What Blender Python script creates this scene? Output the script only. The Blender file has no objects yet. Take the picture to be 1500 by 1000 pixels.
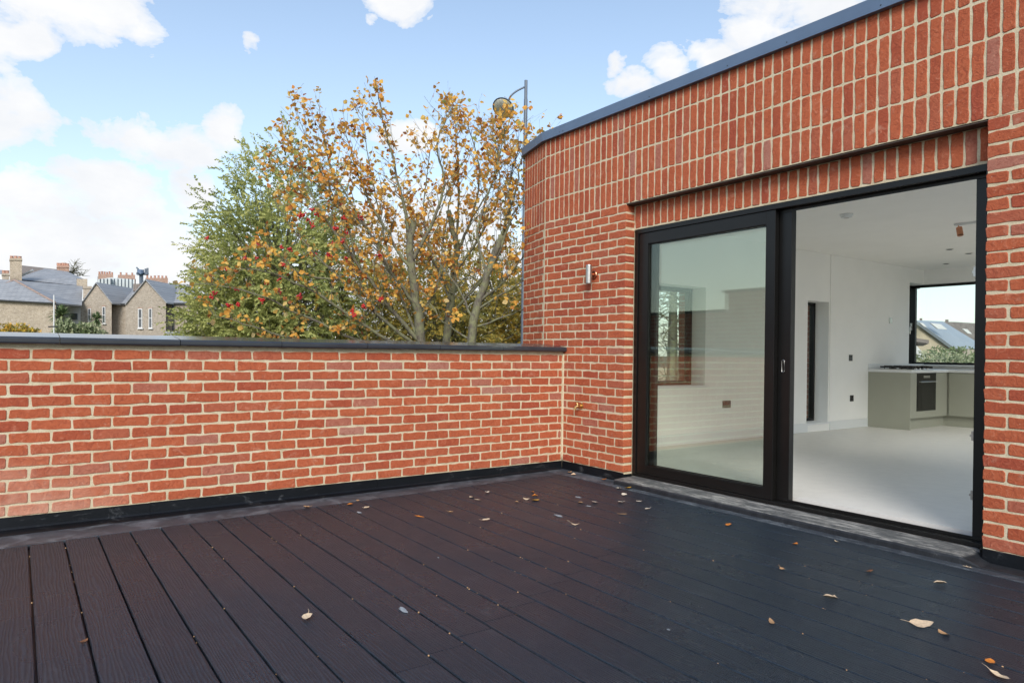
import bpy, math, random
from mathutils import Vector as V, noise as mnoise
R = math.radians
rnd = random.Random(7)
scene = bpy.context.scene
COL = scene.collection
U = rnd.uniform

# ------------------------------------------------------------------ camera
FP, CAM, YAW, ROLL = 1017.38, V((5.310, -4.411, 1.138)), 0.6191, 0.0128
DV = V((-math.cos(YAW), math.sin(YAW), 0)); RV = V((math.sin(YAW), math.cos(YAW), 0)); UP = V((0, 0, 1))
cd = bpy.data.cameras.new('camera'); cam = bpy.data.objects.new('camera', cd); COL.objects.link(cam)
cd.sensor_width = 36; cd.lens = FP / 1500 * 36; cd.shift_y = (516.75 - 500) / 1500
cd.clip_start = .05; cd.clip_end = 3000
c_, s_ = math.cos(ROLL), math.sin(ROLL)
xa = RV * c_ - UP * s_ * -1 if False else RV * c_ + UP * s_ * 1
ya = UP * c_ - RV * s_
from mathutils import Matrix
m = Matrix((xa, ya, -DV)).transposed().to_4x4(); m.translation = CAM
cam.matrix_world = m
scene.camera = cam

def at(D, u, v):
    """a real-world point D metres ahead in the view of someone standing on the deck"""
    a, b = u - 750, v - 516.75
    x = c_ * a + s_ * b; y = -s_ * a + c_ * b
    return CAM + D * (DV + RV * (x / FP) - UP * (y / FP))

# ------------------------------------------------------------------ materials
def new_mat(name):
    mt = bpy.data.materials.new(name); mt.use_nodes = True
    nt = mt.node_tree; nt.nodes.clear()
    out = nt.nodes.new('ShaderNodeOutputMaterial'); b = nt.nodes.new('ShaderNodeBsdfPrincipled')
    nt.links.new(b.outputs[0], out.inputs[0])
    return mt, nt, b
class NT:
    def __init__(s, nt): s.nt = nt; s._tc = None
    def n(s, t, **k):
        nd = s.nt.nodes.new(t)
        for a, b in k.items(): setattr(nd, a, b)
        return nd
    def l(s, a, b): s.nt.links.new(a, b)
    def obj(s):
        if not s._tc: s._tc = s.n('ShaderNodeTexCoord')
        return s._tc.outputs['Object']
    def mapping(s, vec, scale=(1, 1, 1), loc=(0, 0, 0), rot=(0, 0, 0)):
        m_ = s.n('ShaderNodeMapping'); m_.inputs['Scale'].default_value = scale
        m_.inputs['Location'].default_value = loc; m_.inputs['Rotation'].default_value = rot
        s.l(vec, m_.inputs[0]); return m_.outputs[0]
    def noise(s, vec, scale, detail=4, rough=.55, dist=0, dim='3D'):
        k = s.n('ShaderNodeTexNoise', noise_dimensions=dim)
        k.inputs['Scale'].default_value = scale; k.inputs['Detail'].default_value = detail
        k.inputs['Roughness'].default_value = rough; k.inputs['Distortion'].default_value = dist
        if vec is not None: s.l(vec, k.inputs['Vector'])
        return k.outputs['Fac']
    def attr(s, name):
        a = s.n('ShaderNodeAttribute', attribute_name=name); return a.outputs['Fac']
    def ramp(s, fac, stops, interp='LINEAR'):
        r = s.n('ShaderNodeValToRGB'); r.color_ramp.interpolation = interp
        e = r.color_ramp.elements
        while len(e) > len(stops): e.remove(e[-1])
        while len(e) < len(stops): e.new(.5)
        for i, (p, c) in enumerate(stops):
            e[i].position = p; e[i].color = (c, c, c, 1) if isinstance(c, (int, float)) else (*c, 1)
        s.l(fac, r.inputs[0]); return r.outputs[0]
    def mix(s, f, a, b, mode='MIX'):
        k = s.n('ShaderNodeMix', data_type='RGBA', blend_type=mode)
        for si, val in ((0, f), (6, a), (7, b)):
            sock = k.inputs[si]
            if hasattr(val, 'is_linked'): s.l(val, sock)
            elif isinstance(val, (int, float)): sock.default_value = val if si == 0 else (val, val, val, 1)
            else: sock.default_value = (*val, 1)
        return k.outputs[2]
    def math(s, op, a, b=None, clamp=False):
        k = s.n('ShaderNodeMath', operation=op, use_clamp=clamp)
        for i, val in enumerate((a, b)):
            if val is None: continue
            if hasattr(val, 'is_linked'): s.l(val, k.inputs[i])
            else: k.inputs[i].default_value = val
        return k.outputs[0]
    def bump(s, h, strength, dist, prev=None):
        b = s.n('ShaderNodeBump'); b.inputs['Strength'].default_value = strength; b.inputs['Distance'].default_value = dist
        s.l(h, b.inputs['Height'])
        if prev is not None: s.l(prev, b.inputs['Normal'])
        return b.outputs[0]

def simple(name, col, rough=.6, metal=0, var=.15, scale=6, bump=0, spec=.5, bscale=None):
    mt, nt, b = new_mat(name); N = NT(nt)
    f = N.noise(N.obj(), scale, 5, .6)
    lo = tuple(c * (1 - var) for c in col); hi = tuple(min(1, c * (1 + var)) for c in col)
    N.l(N.ramp(f, ((.3, lo), (.7, hi))), b.inputs['Base Color'])
    b.inputs['Roughness'].default_value = rough; b.inputs['Metallic'].default_value = metal
    b.inputs['Specular IOR Level'].default_value = spec
    if bump: N.l(N.bump(N.noise(N.obj(), bscale or scale * 8, 4), bump, .004), b.inputs['Normal'])
    return mt
M = {}

def brick_mat():
    mt, nt, b = new_mat('red_brick'); N = NT(nt)
    r1, r2 = N.attr('rnd'), N.attr('rnd2')
    col = N.ramp(r1, ((0, (.36, .074, .038)), (.22, (.40, .094, .040)), (.5, (.465, .116, .050)), (.78, (.43, .106, .045)), (.93, (.40, .110, .060)), (.99, (.39, .150, .105)), (1, (.42, .20, .15))))
    # stretched crease pattern of hand-thrown clay, different on each brick
    off = N.n('ShaderNodeCombineXYZ'); N.l(N.math('MULTIPLY', r2, 37.), off.inputs[0]); N.l(N.math('MULTIPLY', r1, 23.), off.inputs[1])
    add = N.n('ShaderNodeVectorMath', operation='ADD'); N.l(N.obj(), add.inputs[0]); N.l(off.outputs[0], add.inputs[1])
    cre = N.noise(add.outputs[0], 26, 8, .68, 1.6)
    fine = N.noise(add.outputs[0], 160, 3, .6)
    col = N.mix(N.ramp(cre, ((.34, .60), (.50, 0.))), col, (.25, .050, .028))
    col = N.mix(N.ramp(cre, ((.56, 0.), (.70, .50))), col, (.60, .25, .155))
    # pale mortar smear and salts with shapes of their own
    sm = N.noise(N.obj(), 9, 7, .72, .6)
    col = N.mix(N.ramp(sm, ((.58, 0.), (.70, .42))), col, (.62, .36, .25))
    spk = N.noise(add.outputs[0], 70, 2, .5)
    col = N.mix(N.ramp(spk, ((.71, 0.), (.78, .45))), col, (.70, .48, .36))
    sx = N.n('ShaderNodeSeparateXYZ'); N.l(N.obj(), sx.inputs[0])
    # salt bloom in the low left end of the parapet
    low = N.math('MULTIPLY', N.ramp(sx.outputs[2], ((.05, 1.), (.50, 0.))), N.ramp(N.math('MULTIPLY', sx.outputs[1], -.2), ((.72, 0.), (.92, 1.))))
    blo = N.math('MULTIPLY', low, N.ramp(N.noise(N.obj(), 5, 5, .6), ((.32, .1), (.62, .75))))
    col = N.mix(blo, col, (.74, .52, .40))
    N.l(col, b.inputs['Base Color']); b.inputs['Roughness'].default_value = .82; b.inputs['Specular IOR Level'].default_value = .3
    n1 = N.bump(cre, .9, .008); n2 = N.bump(fine, .35, .002, n1); N.l(n2, b.inputs['Normal'])
    return mt
def mortar_mat():
    mt, nt, b = new_mat('lime_mortar'); N = NT(nt)
    f = N.noise(N.obj(), 14, 6, .65); g = N.noise(N.obj(), 120, 3, .6)
    col = N.ramp(f, ((.25, (.49, .40, .26)), (.5, (.63, .54, .375)), (.75, (.72, .635, .475))))
    col = N.mix(N.ramp(g, ((.35, .35), (.55, 0.))), col, (.34, .27, .17))
    N.l(col, b.inputs['Base Color']); b.inputs['Roughness'].default_value = .9; b.inputs['Specular IOR Level'].default_value = .2
    N.l(N.bump(g, .6, .003, N.bump(f, .5, .006)), b.inputs['Normal']); return mt
def deck_mat():
    mt, nt, b = new_mat('charcoal_composite_board'); N = NT(nt)
    r1, r2 = N.attr('rnd'), N.attr('rnd2')
    off = N.n('ShaderNodeCombineXYZ'); N.l(N.math('MULTIPLY', r1, 31.), off.inputs[0]); N.l(N.math('MULTIPLY', r2, 17.), off.inputs[2])
    add = N.n('ShaderNodeVectorMath', operation='ADD'); N.l(N.obj(), add.inputs[0]); N.l(off.outputs[0], add.inputs[1])
    st = N.mapping(add.outputs[0], (1.1, 9, 1))
    w = N.n('ShaderNodeTexWave', wave_type='BANDS', bands_direction='Y', wave_profile='SIN')
    w.inputs['Scale'].default_value = 2.6; w.inputs['Distortion'].default_value = 16; w.inputs['Detail'].default_value = 3
    w.inputs['Detail Scale'].default_value = .55; w.inputs['Detail Roughness'].default_value = .5
    N.l(st, w.inputs['Vector'])
    grain = w.outputs['Fac']
    fib = N.noise(N.mapping(add.outputs[0], (40, 150, 1)), 1.6, 5, .72, 1.6)
    spk = N.noise(N.obj(), 260, 2, .7)
    big = N.noise(N.obj(), 1.1, 5, .62, .5)
    base = N.ramp(r1, ((0, (.0035, .0058, .0100)), (.5, (.0058, .0090, .0145)), (1, (.0095, .0135, .0205))))
    base = N.mix(N.ramp(spk, ((.54, 0.), (.74, .8))), base, (.10, .125, .155))
    base = N.mix(N.ramp(fib, ((.44, 0.), (.66, .85))), base, (.034, .050, .072))
    base = N.mix(N.ramp(grain, ((.55, 0.), (1., .5))), base, (.034, .050, .072))
    # dusty scuffs
    sc = N.noise(N.mapping(N.obj(), (1.2, 4, 1)), 3.2, 8, .74, .8)
    base = N.mix(N.ramp(sc, ((.58, 0.), (.74, .55))), base, (.075, .085, .100))
    N.l(base, b.inputs['Base Color'])
    N.l(N.ramp(big, ((.32, .20), (.68, .40))), b.inputs['Roughness']); b.inputs['Specular IOR Level'].default_value = .31; b.inputs['Specular Tint'].default_value = (.78, .92, 1, 1)  # bluish tint put into the reflections to cool the brick colour they pick up
    n1 = N.bump(grain, .5, .0030); n2 = N.bump(fib, .6, .0028, n1); n3 = N.bump(spk, .6, .0018, n2)
    N.l(n3, b.inputs['Normal']); return mt
def scuffed(name, base, pale, amt=.55, rough=.55, scale=6, th=(.52, .66), spec=.5):
    mt, nt, b = new_mat(name); N = NT(nt); b.inputs['Specular IOR Level'].default_value = spec
    f = N.noise(N.mapping(N.obj(), (1, 1, 2.5)), scale, 9, .72, 1.0)
    g = N.noise(N.obj(), scale * 9, 4, .6)
    v = N.noise(N.obj(), scale * .6, 4, .6)
    col = N.ramp(v, ((.3, tuple(c * .7 for c in base)), (.7, tuple(c * 1.3 for c in base))))
    col = N.mix(N.ramp(f, ((th[0], 0.), (th[1], amt))), col, pale)
    N.l(col, b.inputs['Base Color']); b.inputs['Roughness'].default_value = rough
    N.l(N.bump(g, .4, .003, N.bump(f, .3, .004)), b.inputs['Normal']); return mt
def foliage(name, stops, trans=.35, rough=.6):
    mt, nt, b = new_mat(name); N = NT(nt)
    col = N.ramp(N.attr('rnd'), stops)
    v = N.noise(N.obj(), 45, 2, .5)
    col = N.mix(N.ramp(v, ((.35, .35), (.6, 0.))), col, N.mix(.6, col, (.10, .05, .015)))
    N.l(col, b.inputs['Base Color']); b.inputs['Roughness'].default_value = rough; b.inputs['Specular IOR Level'].default_value = .25
    tr = N.n('ShaderNodeBsdfTranslucent'); N.l(col, tr.inputs[0])
    mx = N.n('ShaderNodeMixShader'); mx.inputs[0].default_value = trans
    N.l(b.outputs[0], mx.inputs[1]); N.l(tr.outputs[0], mx.inputs[2])
    out = [n for n in nt.nodes if n.type == 'OUTPUT_MATERIAL'][0]; N.l(mx.outputs[0], out.inputs[0]); return mt
def stock_brick(name, c1, c2, mo, sc=1.0):
    """small distant brickwork; box-mapped from object space"""
    mt, nt, b = new_mat(name); N = NT(nt)
    sx = N.n('ShaderNodeSeparateXYZ'); N.l(N.obj(), sx.inputs[0])
    h = N.math('ADD', N.math('MULTIPLY', sx.outputs[0], .82), sx.outputs[1])
    cb = N.n('ShaderNodeCombineXYZ'); N.l(h, cb.inputs[0]); N.l(sx.outputs[2], cb.inputs[1])
    br = N.n('ShaderNodeTexBrick'); N.l(cb.outputs[0], br.inputs[0])
    br.inputs['Color1'].default_value = (*c1, 1); br.inputs['Color2'].default_value = (*c2, 1); br.inputs['Mortar'].default_value = (*mo, 1)
    br.inputs['Scale'].default_value = 1; br.inputs['Brick Width'].default_value = .225 * sc; br.inputs['Row Height'].default_value = .075 * sc
    br.inputs['Mortar Size'].default_value = .006 * sc; br.inputs['Bias'].default_value = 0
    v = N.noise(N.obj(), 1.3, 6, .7)
    col = N.mix(N.ramp(v, ((.3, .45), (.6, 0.))), br.outputs['Color'], tuple(x * .6 for x in c1))
    w = N.noise(N.obj(), 6, 6, .7)
    col = N.mix(N.ramp(w, ((.5, 0.), (.66, .55))), col, mo); col = N.mix(N.ramp(N.noise(N.obj(), 11, 4, .7), ((.36, .6), (.48, 0.))), col, tuple(x * .5 for x in c2))
    N.l(col, b.inputs['Base Color']); b.inputs['Roughness'].default_value = .9; return mt
def slate_mat():
    mt, nt, b = new_mat('roof_slate'); N = NT(nt)
    sx = N.n('ShaderNodeSeparateXYZ'); N.l(N.obj(), sx.inputs[0])
    h = N.math('ADD', N.math('MULTIPLY', sx.outputs[0], .6), N.math('MULTIPLY', sx.outputs[1], .9))
    cb = N.n('ShaderNodeCombineXYZ'); N.l(h, cb.inputs[0]); N.l(sx.outputs[2], cb.inputs[1])
    br = N.n('ShaderNodeTexBrick'); N.l(cb.outputs[0], br.inputs[0])
    br.inputs['Color1'].default_value = (.28, .285, .29, 1); br.inputs['Color2'].default_value = (.36, .365, .37, 1); br.inputs['Mortar'].default_value = (.16, .175, .20, 1)
    br.inputs['Scale'].default_value = 1; br.inputs['Brick Width'].default_value = .35; br.inputs['Row Height'].default_value = .16; br.inputs['Mortar Size'].default_value = .012
    v = N.noise(N.obj(), .9, 6, .7)
    col = N.mix(N.ramp(v, ((.5, 0.), (.72, .4))), br.outputs['Color'], (.36, .38, .40))
    N.l(col, b.inputs['Base Color']); b.inputs['Roughness'].default_value = .6; return mt
def bark_mat():
    mt, nt, b = new_mat('lichened_bark'); N = NT(nt)
    f = N.noise(N.obj(), 9, 6, .7); g = N.noise(N.mapping(N.obj(), (1, 1, .3)), 60, 4, .7)
    col = N.ramp(g, ((.3, (.055, .048, .038)), (.7, (.20, .18, .14))))
    col = N.mix(N.ramp(f, ((.42, 0.), (.58, .65))), col, (.25, .27, .13))
    N.l(col, b.inputs['Base Color']); b.inputs['Roughness'].default_value = .9
    N.l(N.bump(g, .8, .01), b.inputs['Normal']); return mt
def glass_mat(name, tint, ior=1.5, strength=1.0):
    mt = bpy.data.materials.new(name); mt.use_nodes = True; nt = mt.node_tree; nt.nodes.clear(); N = NT(nt)
    out = N.n('ShaderNodeOutputMaterial'); fr = N.n('ShaderNodeFresnel'); gm = N.n('ShaderNodeNewGeometry')
    # a pane bends nothing here, so leaving it counts like entering it
    N.l(N.math('ADD', ior, N.math('MULTIPLY', gm.outputs['Backfacing'], 1 / ior - ior)), fr.inputs[0])
    tr = N.n('ShaderNodeBsdfTransparent'); tr.inputs[0].default_value = (*tint, 1)
    gl = N.n('ShaderNodeBsdfGlossy'); gl.inputs['Roughness'].default_value = .0; gl.inputs[0].default_value = (.90, .98, .87, 1)
    mx = N.n('ShaderNodeMixShader'); N.l(N.math('MULTIPLY', fr.outputs[0], strength, True), mx.inputs[0])
    N.l(tr.outputs[0], mx.inputs[1]); N.l(gl.outputs[0], mx.inputs[2]); N.l(mx.outputs[0], out.inputs[0]); return mt

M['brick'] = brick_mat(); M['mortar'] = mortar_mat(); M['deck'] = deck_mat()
M['strip'] = scuffed('grey_deck_edge_strip', (.050, .060, .074), (.22, .25, .28), .6, .40, 5, (.48, .68), .22)
def sill_mat():
    mt, nt, b = new_mat('dirty_lead_sill'); N = NT(nt)
    f = N.noise(N.mapping(N.obj(), (.5, 3, 1)), 9, 9, .75, .6); h = N.noise(N.obj(), 30, 6, .7); g = N.noise(N.mapping(N.obj(), (1, 1, .4)), 22, 6, .7)
    top = N.mix(N.ramp(f, ((.49, 0.), (.63, .75))), N.ramp(h, ((.3, (.05, .055, .06)), (.7, (.16, .16, .155)))), (.58, .56, .52))
    face = N.ramp(g, ((.3, (.006, .008, .011)), (.64, (.022, .025, .030)), (.84, (.16, .16, .16))))
    sx = N.n('ShaderNodeSeparateXYZ'); N.l(N.obj(), sx.inputs[0])
    col = N.mix(N.ramp(N.math('MULTIPLY', sx.outputs[2], 10.), ((.39, 0.), (.455, 1.))), face, top)
    N.l(col, b.inputs['Base Color']); b.inputs['Roughness'].default_value = .6
    N.l(N.bump(h, .5, .004, N.bump(f, .4, .005)), b.inputs['Normal']); return mt
M['kerb'] = sill_mat()
M['flash'] = scuffed('black_membrane', (.0055, .0070, .0095), (.16, .17, .18), .5, .42, 5, (.58, .74), .25)
M['coping'] = simple('grey_coping', (.034, .040, .050), .16, 0, .15, 5, .04)
M['fascia'] = simple('blue_grey_metal', (.125, .180, .270), .40, .2, .08, 3)
M['stain'] = simple('dried_plaster_smear', (.30, .34, .37), .6, 0, .4, 60)
M['black'] = simple('black_powder_coat', (.0070, .0066, .0062), .34, 0, .15, 5, spec=.38)
M['frame_top'] = M['black']
M['white'] = simple('white_plaster', (.89, .875, .845), .85, 0, .02, 3)
M['ceil'] = simple('ceiling_plaster', (.89, .865, .825), .9, 0, .02, 3)
M['gloss_white'] = simple('white_gloss_paint', (.76, .77, .77), .45, 0, .02, 3)
M['floor'] = simple('pale_vinyl_floor', (.72, .695, .65), .5, 0, .04, 9, .05, spec=.4)
M['sage'] = simple('sage_grey_laminate', (.335, .335, .275), .5, 0, .03, 3)
M['worktop'] = simple('white_stone_worktop', (.72, .73, .73), .3, 0, .03, 30)
M['ovenglass'] = simple('black_oven_glass', (.006, .006, .007), .1, 0, .05, 5)
M['steel'] = simple('brushed_steel', (.55, .53, .50), .32, 1, .08, 20)
M['brass'] = simple('brass', (.62, .42, .18), .35, 1, .2, 20)
M['copper'] = simple('copper', (.55, .25, .15), .3, 1, .1, 20)
M['socket'] = simple('dark_nickel_plate', (.06, .055, .055), .35, .6, .1, 20)
M['brown'] = simple('brown_soffit_plate', (.060, .042, .032), .6, 0, .3, 12, .2)
M['bark'] = bark_mat(); M['slate'] = slate_mat()
M['stock'] = stock_brick('yellow_stock_brick', (.46, .385, .285), (.35, .285, .21), (.55, .49, .40))
M['stock2'] = stock_brick('brown_stock_brick', (.42, .355, .28), (.32, .27, .215), (.50, .455, .38))
M['redfar'] = stock_brick('far_red_brick', (.42, .25, .18), (.33, .20, .15), (.48, .40, .33))
M['neighbour'] = stock_brick('neighbour_red_brick', (.46, .10, .05), (.38, .075, .035), (.60, .52, .40))
M['terracotta'] = simple('terracotta', (.45, .25, .18), .8, 0, .25, 3)
M['ridge'] = simple('ridge_tile', (.33, .24, .20), .8, 0, .2, 3)
M['bwhite'] = simple('far_white_paint', (.72, .72, .70), .6, 0, .06, 2)
M['panel'] = simple('pale_grey_panel', (.55, .60, .60), .5, 0, .06, 1)
M['dark'] = simple('dark_gutter', (.03, .032, .036), .5, 0, .1, 3)
M['winglass'] = simple('far_window_glass', (.10, .11, .12), .12, 0, .2, 2)
M['lamp'] = simple('grey_lamp_post_paint', (.13, .16, .20), .45, .2, .1, 6)
M['lens'] = simple('lamp_lens', (.42, .42, .36), .2, 0, .25, 12)
M['grass'] = simple('grass_ground', (.06, .075, .03), .95, 0, .4, .4)
M['asphalt'] = simple('asphalt', (.05, .05, .052), .9, 0, .2, 2)
M['cream'] = simple('cream_render', (.50, .42, .30), .85, 0, .06, 1)
M['metalroof'] = simple('far_blue_grey_roof', (.34, .38, .42), .4, 0, .08, 1)
M['brownroof'] = simple('far_brown_tile_roof', (.20, .17, .15), .8, 0, .25, 6)
M['glass'] = glass_mat('door_glass', (.965, .985, .965), 1.5, 1.4)
M['glass2'] = glass_mat('window_glass', (.92, .95, .94), 1.5, 1.0)
M['autumn'] = foliage('autumn_leaf', ((0, (.30, .11, .04)), (.10, (.58, .22, .06)), (.34, (.84, .40, .08)), (.58, (.92, .56, .11)), (.78, (.90, .66, .22)), (.92, (.74, .56, .30)), (1, (.34, .36, .10))), .42)
M['green'] = foliage('feathery_green', ((0, (.19, .24, .08)), (.5, (.43, .47, .15)), (1, (.66, .65, .25))), .3)
M['olive'] = foliage('olive_leaf', ((0, (.12, .14, .04)), (.4, (.30, .27, .07)), (.75, (.52, .38, .07)), (1, (.64, .40, .07))), .3)
M['bush'] = foliage('dark_bush_leaf', ((0, (.07, .12, .05)), (.6, (.17, .24, .10)), (1, (.38, .42, .22))), .25)
M['palebush'] = foliage('pale_bush_leaf', ((0, (.18, .24, .12)), (.5, (.40, .44, .26)), (1, (.62, .62, .42))), .25)
M['flower'] = foliage('yellow_flower', ((0, (.12, .15, .05)), (.35, (.30, .28, .08)), (.6, (.72, .50, .06)), (1, (.80, .40, .08))), .3)
M['berry'] = simple('red_berry', (.48, .020, .018), .35, 0, .3, 20)

# ------------------------------------------------------------------ mesh helpers
class MB:
    def __init__(s): s.v = []; s.f = []; s.r = []; s.q = []
    def add(s, vs, fs, r=0.5, q=0.5):
        o = len(s.v); s.v += [tuple(p) for p in vs]; s.f += [tuple(i + o for i in f) for f in fs]
        s.r += [r] * len(vs); s.q += [q] * len(vs); return s
    def box(s, x0, x1, y0, y1, z0, z1, r=.5):
        vs = [(x, y, z) for x in (x0, x1) for y in (y0, y1) for z in (z0, z1)]
        return s.add(vs, [(0, 1, 3, 2), (4, 6, 7, 5), (0, 4, 5, 1), (2, 3, 7, 6), (0, 2, 6, 4), (1, 5, 7, 3)], r, r)
    def obox(s, o, a, b, c, r=.5):
        o, a, b, c = V(o), V(a), V(b), V(c)
        vs = [o + a * i + b * j + c * k for i in (0, 1) for j in (0, 1) for k in (0, 1)]
        return s.add(vs, [(0, 1, 3, 2), (4, 6, 7, 5), (0, 4, 5, 1), (2, 3, 7, 6), (0, 2, 6, 4), (1, 5, 7, 3)], r, r)
    def prism(s, pts, ext, r=.5):
        n = len(pts); e = V(ext); a = [V(p) for p in pts]; b = [p + e for p in a]
        fs = [tuple(range(n)), tuple(range(2 * n - 1, n - 1, -1))] + [(i, (i + 1) % n, n + (i + 1) % n, n + i) for i in range(n)]
        return s.add(a + b, fs, r, r)
    def tube(s, pts, rad, n=6, r=.5, cap=True):
        pts = [V(p) for p in pts]
        if not isinstance(rad, (list, tuple)): rad = [rad] * len(pts)
        vs = []; fs = []; prev = None
        for i, p in enumerate(pts):
            t = (pts[min(i + 1, len(pts) - 1)] - pts[max(i - 1, 0)])
            if t.length < 1e-9: t = V((0, 0, 1))
            t.normalize()
            if prev is None: prev = t.orthogonal()
            a = (prev - t * prev.dot(t));
            if a.length < 1e-6: a = t.orthogonal()
            a.normalize(); prev = a; b = t.cross(a)
            for k in range(n):
                w = 2 * math.pi * k / n; vs.append(p + (a * math.cos(w) + b * math.sin(w)) * rad[i])
        for i in range(len(pts) - 1):
            for k in range(n):
                k2 = (k + 1) % n; fs.append((i * n + k, i * n + k2, (i + 1) * n + k2, (i + 1) * n + k))
        if cap:
            fs.append(tuple(range(n - 1, -1, -1))); fs.append(tuple((len(pts) - 1) * n + k for k in range(n)))
        return s.add(vs, fs, r, r)
    def lathe(s, o, axis, prof, n=16, r=.5):
        o = V(o); axis = V(axis).normalized()
        return s.tube([o + axis * h for h, _ in prof], [max(q, 1e-4) for _, q in prof], n, r)
    def ball(s, c, rad, r=.5, sx=1, sz=1):
        c = V(c); t = (1 + 5 ** .5) / 2
        vs = [V(p).normalized() * rad for p in ((-1, t, 0), (1, t, 0), (-1, -t, 0), (1, -t, 0), (0, -1, t), (0, 1, t), (0, -1, -t), (0, 1, -t), (t, 0, -1), (t, 0, 1), (-t, 0, -1), (-t, 0, 1))]
        fs = [(0, 11, 5), (0, 5, 1), (0, 1, 7), (0, 7, 10), (0, 10, 11), (1, 5, 9), (5, 11, 4), (11, 10, 2), (10, 7, 6), (7, 1, 8), (3, 9, 4), (3, 4, 2), (3, 2, 6), (3, 6, 8), (3, 8, 9), (4, 9, 5), (2, 4, 11), (6, 2, 10), (8, 6, 7), (9, 8, 1)]
        return s.add([c + V((p.x * sx, p.y * sx, p.z * sz)) for p in vs], fs, r, r)
    def build(s, name, mat, parent=None, bevel=0, smooth=False, loc=None, recalc=False, attrs=False):
        me = bpy.data.meshes.new(name)
        vs = s.v
        if loc is not None:
            l = V(loc); vs = [tuple(V(p) - l) for p in vs]
        me.from_pydata(vs, [], s.f)
        if attrs:
            for nm, dat in (('rnd', s.r), ('rnd2', s.q)):
                a = me.attributes.new(nm, 'FLOAT', 'POINT'); a.data.foreach_set('value', dat)
        if recalc:
            import bmesh
            b = bmesh.new(); b.from_mesh(me); bmesh.ops.recalc_face_normals(b, faces=b.faces); b.to_mesh(me); b.free()
        me.materials.append(M[mat] if isinstance(mat, str) else mat)
        if smooth:
            me.polygons.foreach_set('use_smooth', [True] * len(me.polygons))
        me.update()
        o = bpy.data.objects.new(name, me); COL.objects.link(o)
        if loc is not None: o.location = loc
        if parent is not None:
            o.parent = parent
            if loc is None:
                o.location = -V(parent_world(parent))
            else: o.location = V(loc) - V(parent_world(parent))
        if bevel:
            bm_ = o.modifiers.new('bevel', 'BEVEL'); bm_.width = bevel; bm_.segments = 2; bm_.limit_method = 'ANGLE'
        return o
def parent_world(o):
    p = V((0, 0, 0))
    while o is not None: p = p + V(o.location); o = o.parent
    return p
def tag(o, label=None, cat=None, group=None, kind=None):
    if label: o['label'] = label
    if cat: o['category'] = cat
    if group: o['group'] = group
    if kind: o['kind'] = kind
    return o
def thing(name, loc, label, cat, group=None):
    o = bpy.data.objects.new(name, None); COL.objects.link(o); o.location = loc; o.empty_display_size = .1
    return tag(o, label, cat, group)
def B(x0, x1, y0, y1, z0, z1): return MB().box(x0, x1, y0, y1, z0, z1)

# ------------------------------------------------------------------ brick laying
ZF = .08
def brick(mb, fr, a0, a1, b0, b1, proud=.003, depth=.010, jit=.0034):
    """one hand-made brick: wavy rounded outline, arris softened; fr(a,b,c) -> world"""
    r_, q_ = rnd.random(), rnd.random()
    proud += U(-.0012, .0018)
    w, h = a1 - a0, b1 - b0
    rc = U(.004, .009); pts = []
    def edge(p, q, nx, ny):
        L = math.hypot(q[0] - p[0], q[1] - p[1]); k = max(1, int(L / .034)); ph = U(0, 6); am = U(.0006, .0026)
        for i in range(k + 1):
            t = i / k; o = am * math.sin(ph + t * L * 45) + U(-jit, jit) * .6
            pts.append((p[0] + (q[0] - p[0]) * t + nx * o, p[1] + (q[1] - p[1]) * t + ny * o))
    dz = [U(-jit, jit) for _ in range(8)]
    edge((a0 + rc + dz[0], b0 + dz[4]), (a1 - rc + dz[1], b0 + dz[5]), 0, 1)
    edge((a1 + dz[1] * .5, b0 + rc), (a1 + dz[2] * .5, b1 - rc), 1, 0)
    edge((a1 - rc + dz[2], b1 + dz[6]), (a0 + rc + dz[3], b1 + dz[7]), 0, 1)
    edge((a0 + dz[3] * .5, b1 - rc), (a0 + dz[0] * .5, b0 + rc), 1, 0)
    n = len(pts); ca, cb = (a0 + a1) / 2, (b0 + b1) / 2; vs = []
    for c, ins in ((-depth, 0), (proud - .0028, 0), (proud - .0006, .0018), (proud, .0045)):
        for (x, y) in pts:
            dx, dy = ca - x, cb - y; sx_ = max(0, 1 - ins / (w / 2)); sy_ = max(0, 1 - ins / (h / 2))
            vs.append(fr(ca - dx * sx_, cb - dy * sy_, c))
    fs = []
    for k in range(3):
        for i in range(n):
            j = (i + 1) % n; fs.append((k * n + i, k * n + j, (k + 1) * n + j, (k + 1) * n + i))
    fs.append(tuple(3 * n + i for i in range(n)))
    o = len(mb.v); mb.v += [tuple(p) for p in vs]; mb.f += [tuple(i + o for i in f) for f in fs]
    mb.r += [r_] * len(vs); mb.q += [q_] * len(vs)
J = .0068
def stretcher_rows(mb, fr, A0, A1, rows, phase=0., startjoint=True, depth=.010, hl=False, hr=False):
    for k in rows:
        b0, b1 = ZF + .075 * k + J, ZF + .075 * (k + 1) - J
        off = (phase + (.1125 if k % 2 else 0)) % .225
        x = A0 - .225 + off
        while x < A1:
            l, r_ = max(x, A0), min(x + .225, A1)
            if abs(x + .225 - A1) < .004: r_ = A1
            if abs(x - A0) < .004: l = A0
            if r_ - l > .035:
                gl = 0 if (l == A0 and not startjoint) else J
                gr = 0 if (r_ == A1 and hr) else J
                d = .102 if ((l == A0 and hl) or (r_ == A1 and hr)) else depth
                brick(mb, fr, l + (0 if (l == A0 and hl) else gl), r_ - gr, b0 + U(-.001, .001), b1 + U(-.001, .001), depth=d)
            x += .225
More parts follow.
